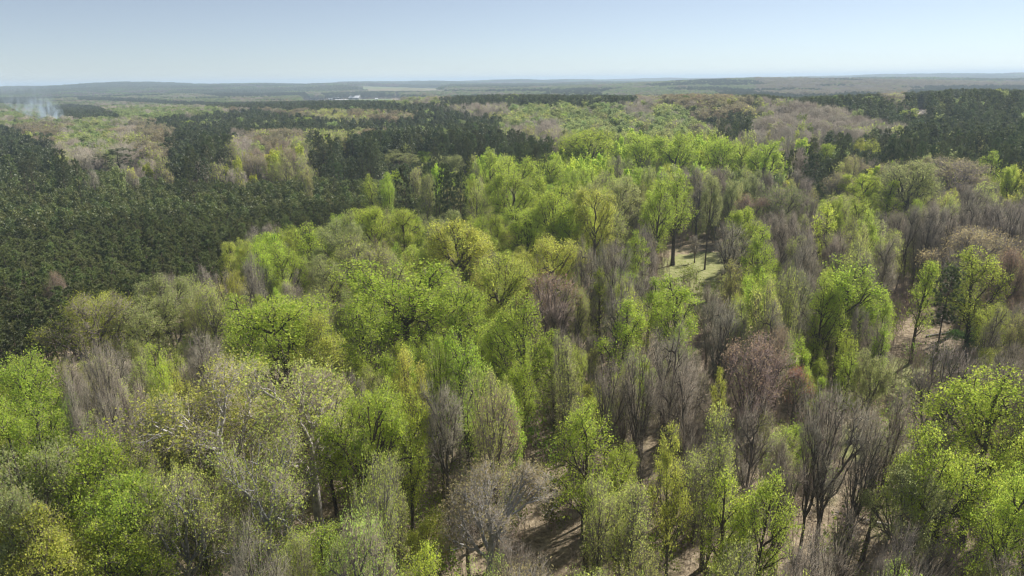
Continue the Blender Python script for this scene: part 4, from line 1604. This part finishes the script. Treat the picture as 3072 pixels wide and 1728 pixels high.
def gable_wall(name, parent, L, W, eave, ridge, mat):
    l, w = L / 2, W / 2
    v = [(-l, -w, 0), (l, -w, 0), (l, w, 0), (-l, w, 0), (-l, -w, eave), (l, -w, eave), (l, w, eave), (-l, w, eave), (-l, 0, ridge - 0.05), (l, 0, ridge - 0.05)]
    f = [(0, 1, 5, 4), (2, 3, 7, 6), (1, 2, 6, 9, 5), (3, 0, 4, 8, 7), (0, 3, 2, 1), (4, 5, 9, 8), (6, 7, 8, 9)]
    me = bpy.data.meshes.new(name); me.from_pydata(v, [], f); me.materials.append(mat)
    o = bpy.data.objects.new(name, me); o.parent = parent
    COL.objects.link(o)
    return o


def barn(name, label, px, py, L, W, eave, ridge, rotz, roof, wall, cat='barn', doors=2, dd=0):
    x, y = at(px, py, 0)
    k = 1 + dd / math.hypot(x, y)
    x, y = x * k, y * k
    root = bpy.data.objects.new(name, None)
    root.location = (x, y, float(terrain(x, y)))
    root.rotation_euler = (0, 0, rotz)
    root['label'] = label; root['category'] = cat; root['group'] = 'farm buildings in the distance'
    COL.objects.link(root)
    gable_wall('wall', root, L, W, eave, ridge, wall)
    gable('roof', root, L, W, eave, ridge, 0.9, roof)
    for i in range(doors):
        box('door', root, 5, 0.2, eave * 0.8, (-L / 2 + (i + 0.5) * L / doors, -W / 2 - 0.12, 0), M_DARK)
    box('gable_door', root, 0.2, W * 0.4, eave * 0.85, (-L / 2 - 0.12, 0, 0), M_DARK)
    return root


barn('farm_barn', 'white-roofed barn on the right of the distant farmyard', 1066, 299, 38, 26, 6, 13, math.radians(-14), M_ROOF, M_WALL, dd=15)
barn('farm_barn', 'white-roofed barn on the left behind the long low shed', 1014, 299, 32, 22, 6, 13, math.radians(-14), M_ROOF, M_WALL, dd=25)
barn('farm_shed', 'long low grey shed in front of the left white-roofed barn', 1025, 302.5, 44, 10, 3.2, 5, math.radians(-8), M_PALE, M_WALL, 'shed', 4, dd=-20)
barn('farm_house', 'small pale house at the left end of the farmyard', 992, 300, 13, 9, 3.5, 6.5, math.radians(20), M_ROOF, M_PALE, 'house', 1)
barn('farm_outbuilding', 'tiny white outbuilding right of the farm barns', 1130, 299, 9, 7, 3, 5, 0.1, M_ROOF, M_PALE, 'shed', 1)
barn('woodland_house', 'tan-roofed house half hidden among the pines of the right hill', 2765, 352, 17, 10, 3.4, 6.4, 0.15, M_TAN, M_PALE, 'house', 2)

# ------------------------------------------------------------------ fallen trunks on the open ground
M_LOG = simple_mat("weathered_log", (0.36, 0.33, 0.29), 0.9, 0.0, 0.35, 3.0)
LOGS = [(1375, 1300, 7.0, 0.9, 'grey fallen log lying across the leaf-covered track'), (1405, 1215, 5.0, 2.4, 'short fallen log at the far end of the leaf-covered track'),
        (2330, 850, 9.0, 0.3, 'long fallen trunk on the brown open ground at right'), (2390, 815, 6.0, 2.0, 'weathered log on the brown ground near the evergreen bush'),
        (2130, 1118, 8.0, 0.2, 'fallen trunk on the grass behind the big bare tree'), (2060, 1400, 8.0, 0.5, 'fallen trunk on leaf litter at the bottom right'),
        (2240, 1330, 6.5, 2.7, 'fallen log among saplings at the lower right')]
for i, (lx_, ly_, L_, az, lab) in enumerate(LOGS):
    x, y = at(lx_ * VS, ly_ * VS, 0)
    r = np.random.default_rng(60 + i)
    gg = Geo()
    n_ = 6
    t_ = np.linspace(0, L_, n_ + 1)
    pts = np.stack([t_, 0.08 * L_ * 0.2 * np.sin(t_), 0.2 + 0.03 * t_], 1)
    rr_ = np.linspace(0.24, 0.09, n_ + 1)
    tubes(gg, pts[:-1], pts[1:], rr_[:-1], rr_[1:], 7, 0)
    k_ = r.uniform(0.35, 0.95, 9)
    a_ = np.stack([k_ * L_, np.zeros(9), 0.2 + 0.03 * k_ * L_], 1)
    d_ = norm(np.stack([r.uniform(0.4, 1.2, 9), r.normal(0, 1, 9), np.abs(r.normal(0.3, 0.5, 9))], 1))
    tubes(gg, a_, a_ + d_ * r.uniform(0.6, 2.0, (9, 1)), np.full(9, 0.06), np.full(9, 0.02), 4, 0)
    o = bpy.data.objects.new("fallen_log", gg.mesh("fallen_log", [M_LOG], True))
    o.location = (x, y, float(terrain(x, y)) + 0.02)
    o.rotation_euler = (0, 0, az)
    o['label'] = lab; o['category'] = 'log'; o['group'] = 'fallen logs on the forest floor'
    COL.objects.link(o)

# ------------------------------------------------------------------ smoke
def smoke():
    bx, by = at(178, 372, 14)
    R_ = []
    g = Geo()
    path = [(0, 6, 3), (-4, 16, 11), (-14, 27, 18), (-30, 44, 24), (-50, 64, 30), (-90, 74, 40), (-120, 80, 30)]
    k = 20
    V = []
    for i, (dx, z, rad) in enumerate(path):
        rad = max(rad, 3)
        for j in range(k):
            a = 2 * math.pi * j / k
            V.append((bx + dx + rad * math.cos(a), by + rad * math.sin(a) * 1.0, z + 0.25 * rad * math.sin(a * 1.0)))
    nV = len(V)
    V.append((bx + path[0][0], by, path[0][1] - 4)); V.append((bx + path[-1][0] - 15, by, path[-1][1]))
    Q, T = [], []
    for i in range(len(path) - 1):
        for j in range(k):
            Q.append((i * k + j, i * k + (j + 1) % k, (i + 1) * k + (j + 1) % k, (i + 1) * k + j))
    for j in range(k):
        T.append((nV, (j + 1) % k, j)); T.append((nV + 1, (len(path) - 1) * k + j, (len(path) - 1) * k + (j + 1) % k))
    V = np.array(V)
    V[:, 2] = np.clip(V[:, 2], 2, 96)
    g.add(V, quads=Q, tris=T)
    m, nt, out = new_mat("wood_smoke")
    pv = N(nt, "ShaderNodeVolumePrincipled")
    pv.inputs["Color"].default_value = (0.74, 0.88, 1.0, 1)
    pv.inputs["Anisotropy"].default_value = 0.35
    geo = N(nt, "ShaderNodeNewGeometry")
    no = N(nt, "ShaderNodeTexNoise")
    no.inputs["Scale"].default_value = 0.085
    no.inputs["Detail"].default_value = 5
    no.inputs["Distortion"].default_value = 1.2
    mp = N(nt, "ShaderNodeMapping")
    mp.inputs["Scale"].default_value = (1.6, 1.6, 0.55)
    mp.inputs["Rotation"].default_value = (0, 0.6, 0)
    nt.links.new(geo.outputs["Position"], mp.inputs[0])
    nt.links.new(mp.outputs[0], no.inputs["Vector"])
    f = math_node(nt, 'SUBTRACT', no.outputs["Fac"], 0.50)
    f = math_node(nt, 'MAXIMUM', f, 0.0)
    sx = N(nt, "ShaderNodeSeparateXYZ"); nt.links.new(geo.outputs["Position"], sx.inputs[0])
    mr = N(nt, "ShaderNodeMapRange")
    mr.inputs["From Min"].default_value = 14; mr.inputs["From Max"].default_value = 44
    mr.inputs["To Min"].default_value = 1.2; mr.inputs["To Max"].default_value = 0.06
    nt.links.new(sx.outputs[2], mr.inputs[0])
    nt.links.new(math_node(nt, 'MULTIPLY', f, mr.outputs[0]), pv.inputs["Density"])
    nt.links.new(pv.outputs[0], out.inputs["Volume"])
    me = g.mesh("smoke", [m])
    o = bpy.data.objects.new("smoke", me)
    o['kind'] = 'stuff'; o['label'] = 'thin blue-white smoke rising from the woods at far left'
    COL.objects.link(o)


smoke()

# ------------------------------------------------------------------ haze
def haze():
    hx, y0, y1, z0, z1 = 46000, -400, 47000, -40, 112
    v = [(-hx, y0, z0), (hx, y0, z0), (hx, y1, z0), (-hx, y1, z0), (-hx, y0, z1), (hx, y0, z1), (hx, y1, z1), (-hx, y1, z1)]
    f = [(0, 3, 2, 1), (4, 5, 6, 7), (0, 1, 5, 4), (1, 2, 6, 5), (2, 3, 7, 6), (3, 0, 4, 7)]
    me = bpy.data.meshes.new("haze"); me.from_pydata(v, [], f)
    m, nt, out = new_mat("haze_air")
    pv = N(nt, "ShaderNodeVolumePrincipled")
    pv.inputs["Color"].default_value = (0.66, 0.82, 1.0, 1)
    pv.inputs["Density"].default_value = 0.00015
    pv.inputs["Anisotropy"].default_value = 0.1
    nt.links.new(pv.outputs[0], out.inputs["Volume"])
    me.materials.append(m)
    o = bpy.data.objects.new("haze", me)
    o['kind'] = 'stuff'; o['label'] = 'pale blue haze in the air'
    COL.objects.link(o)


haze()
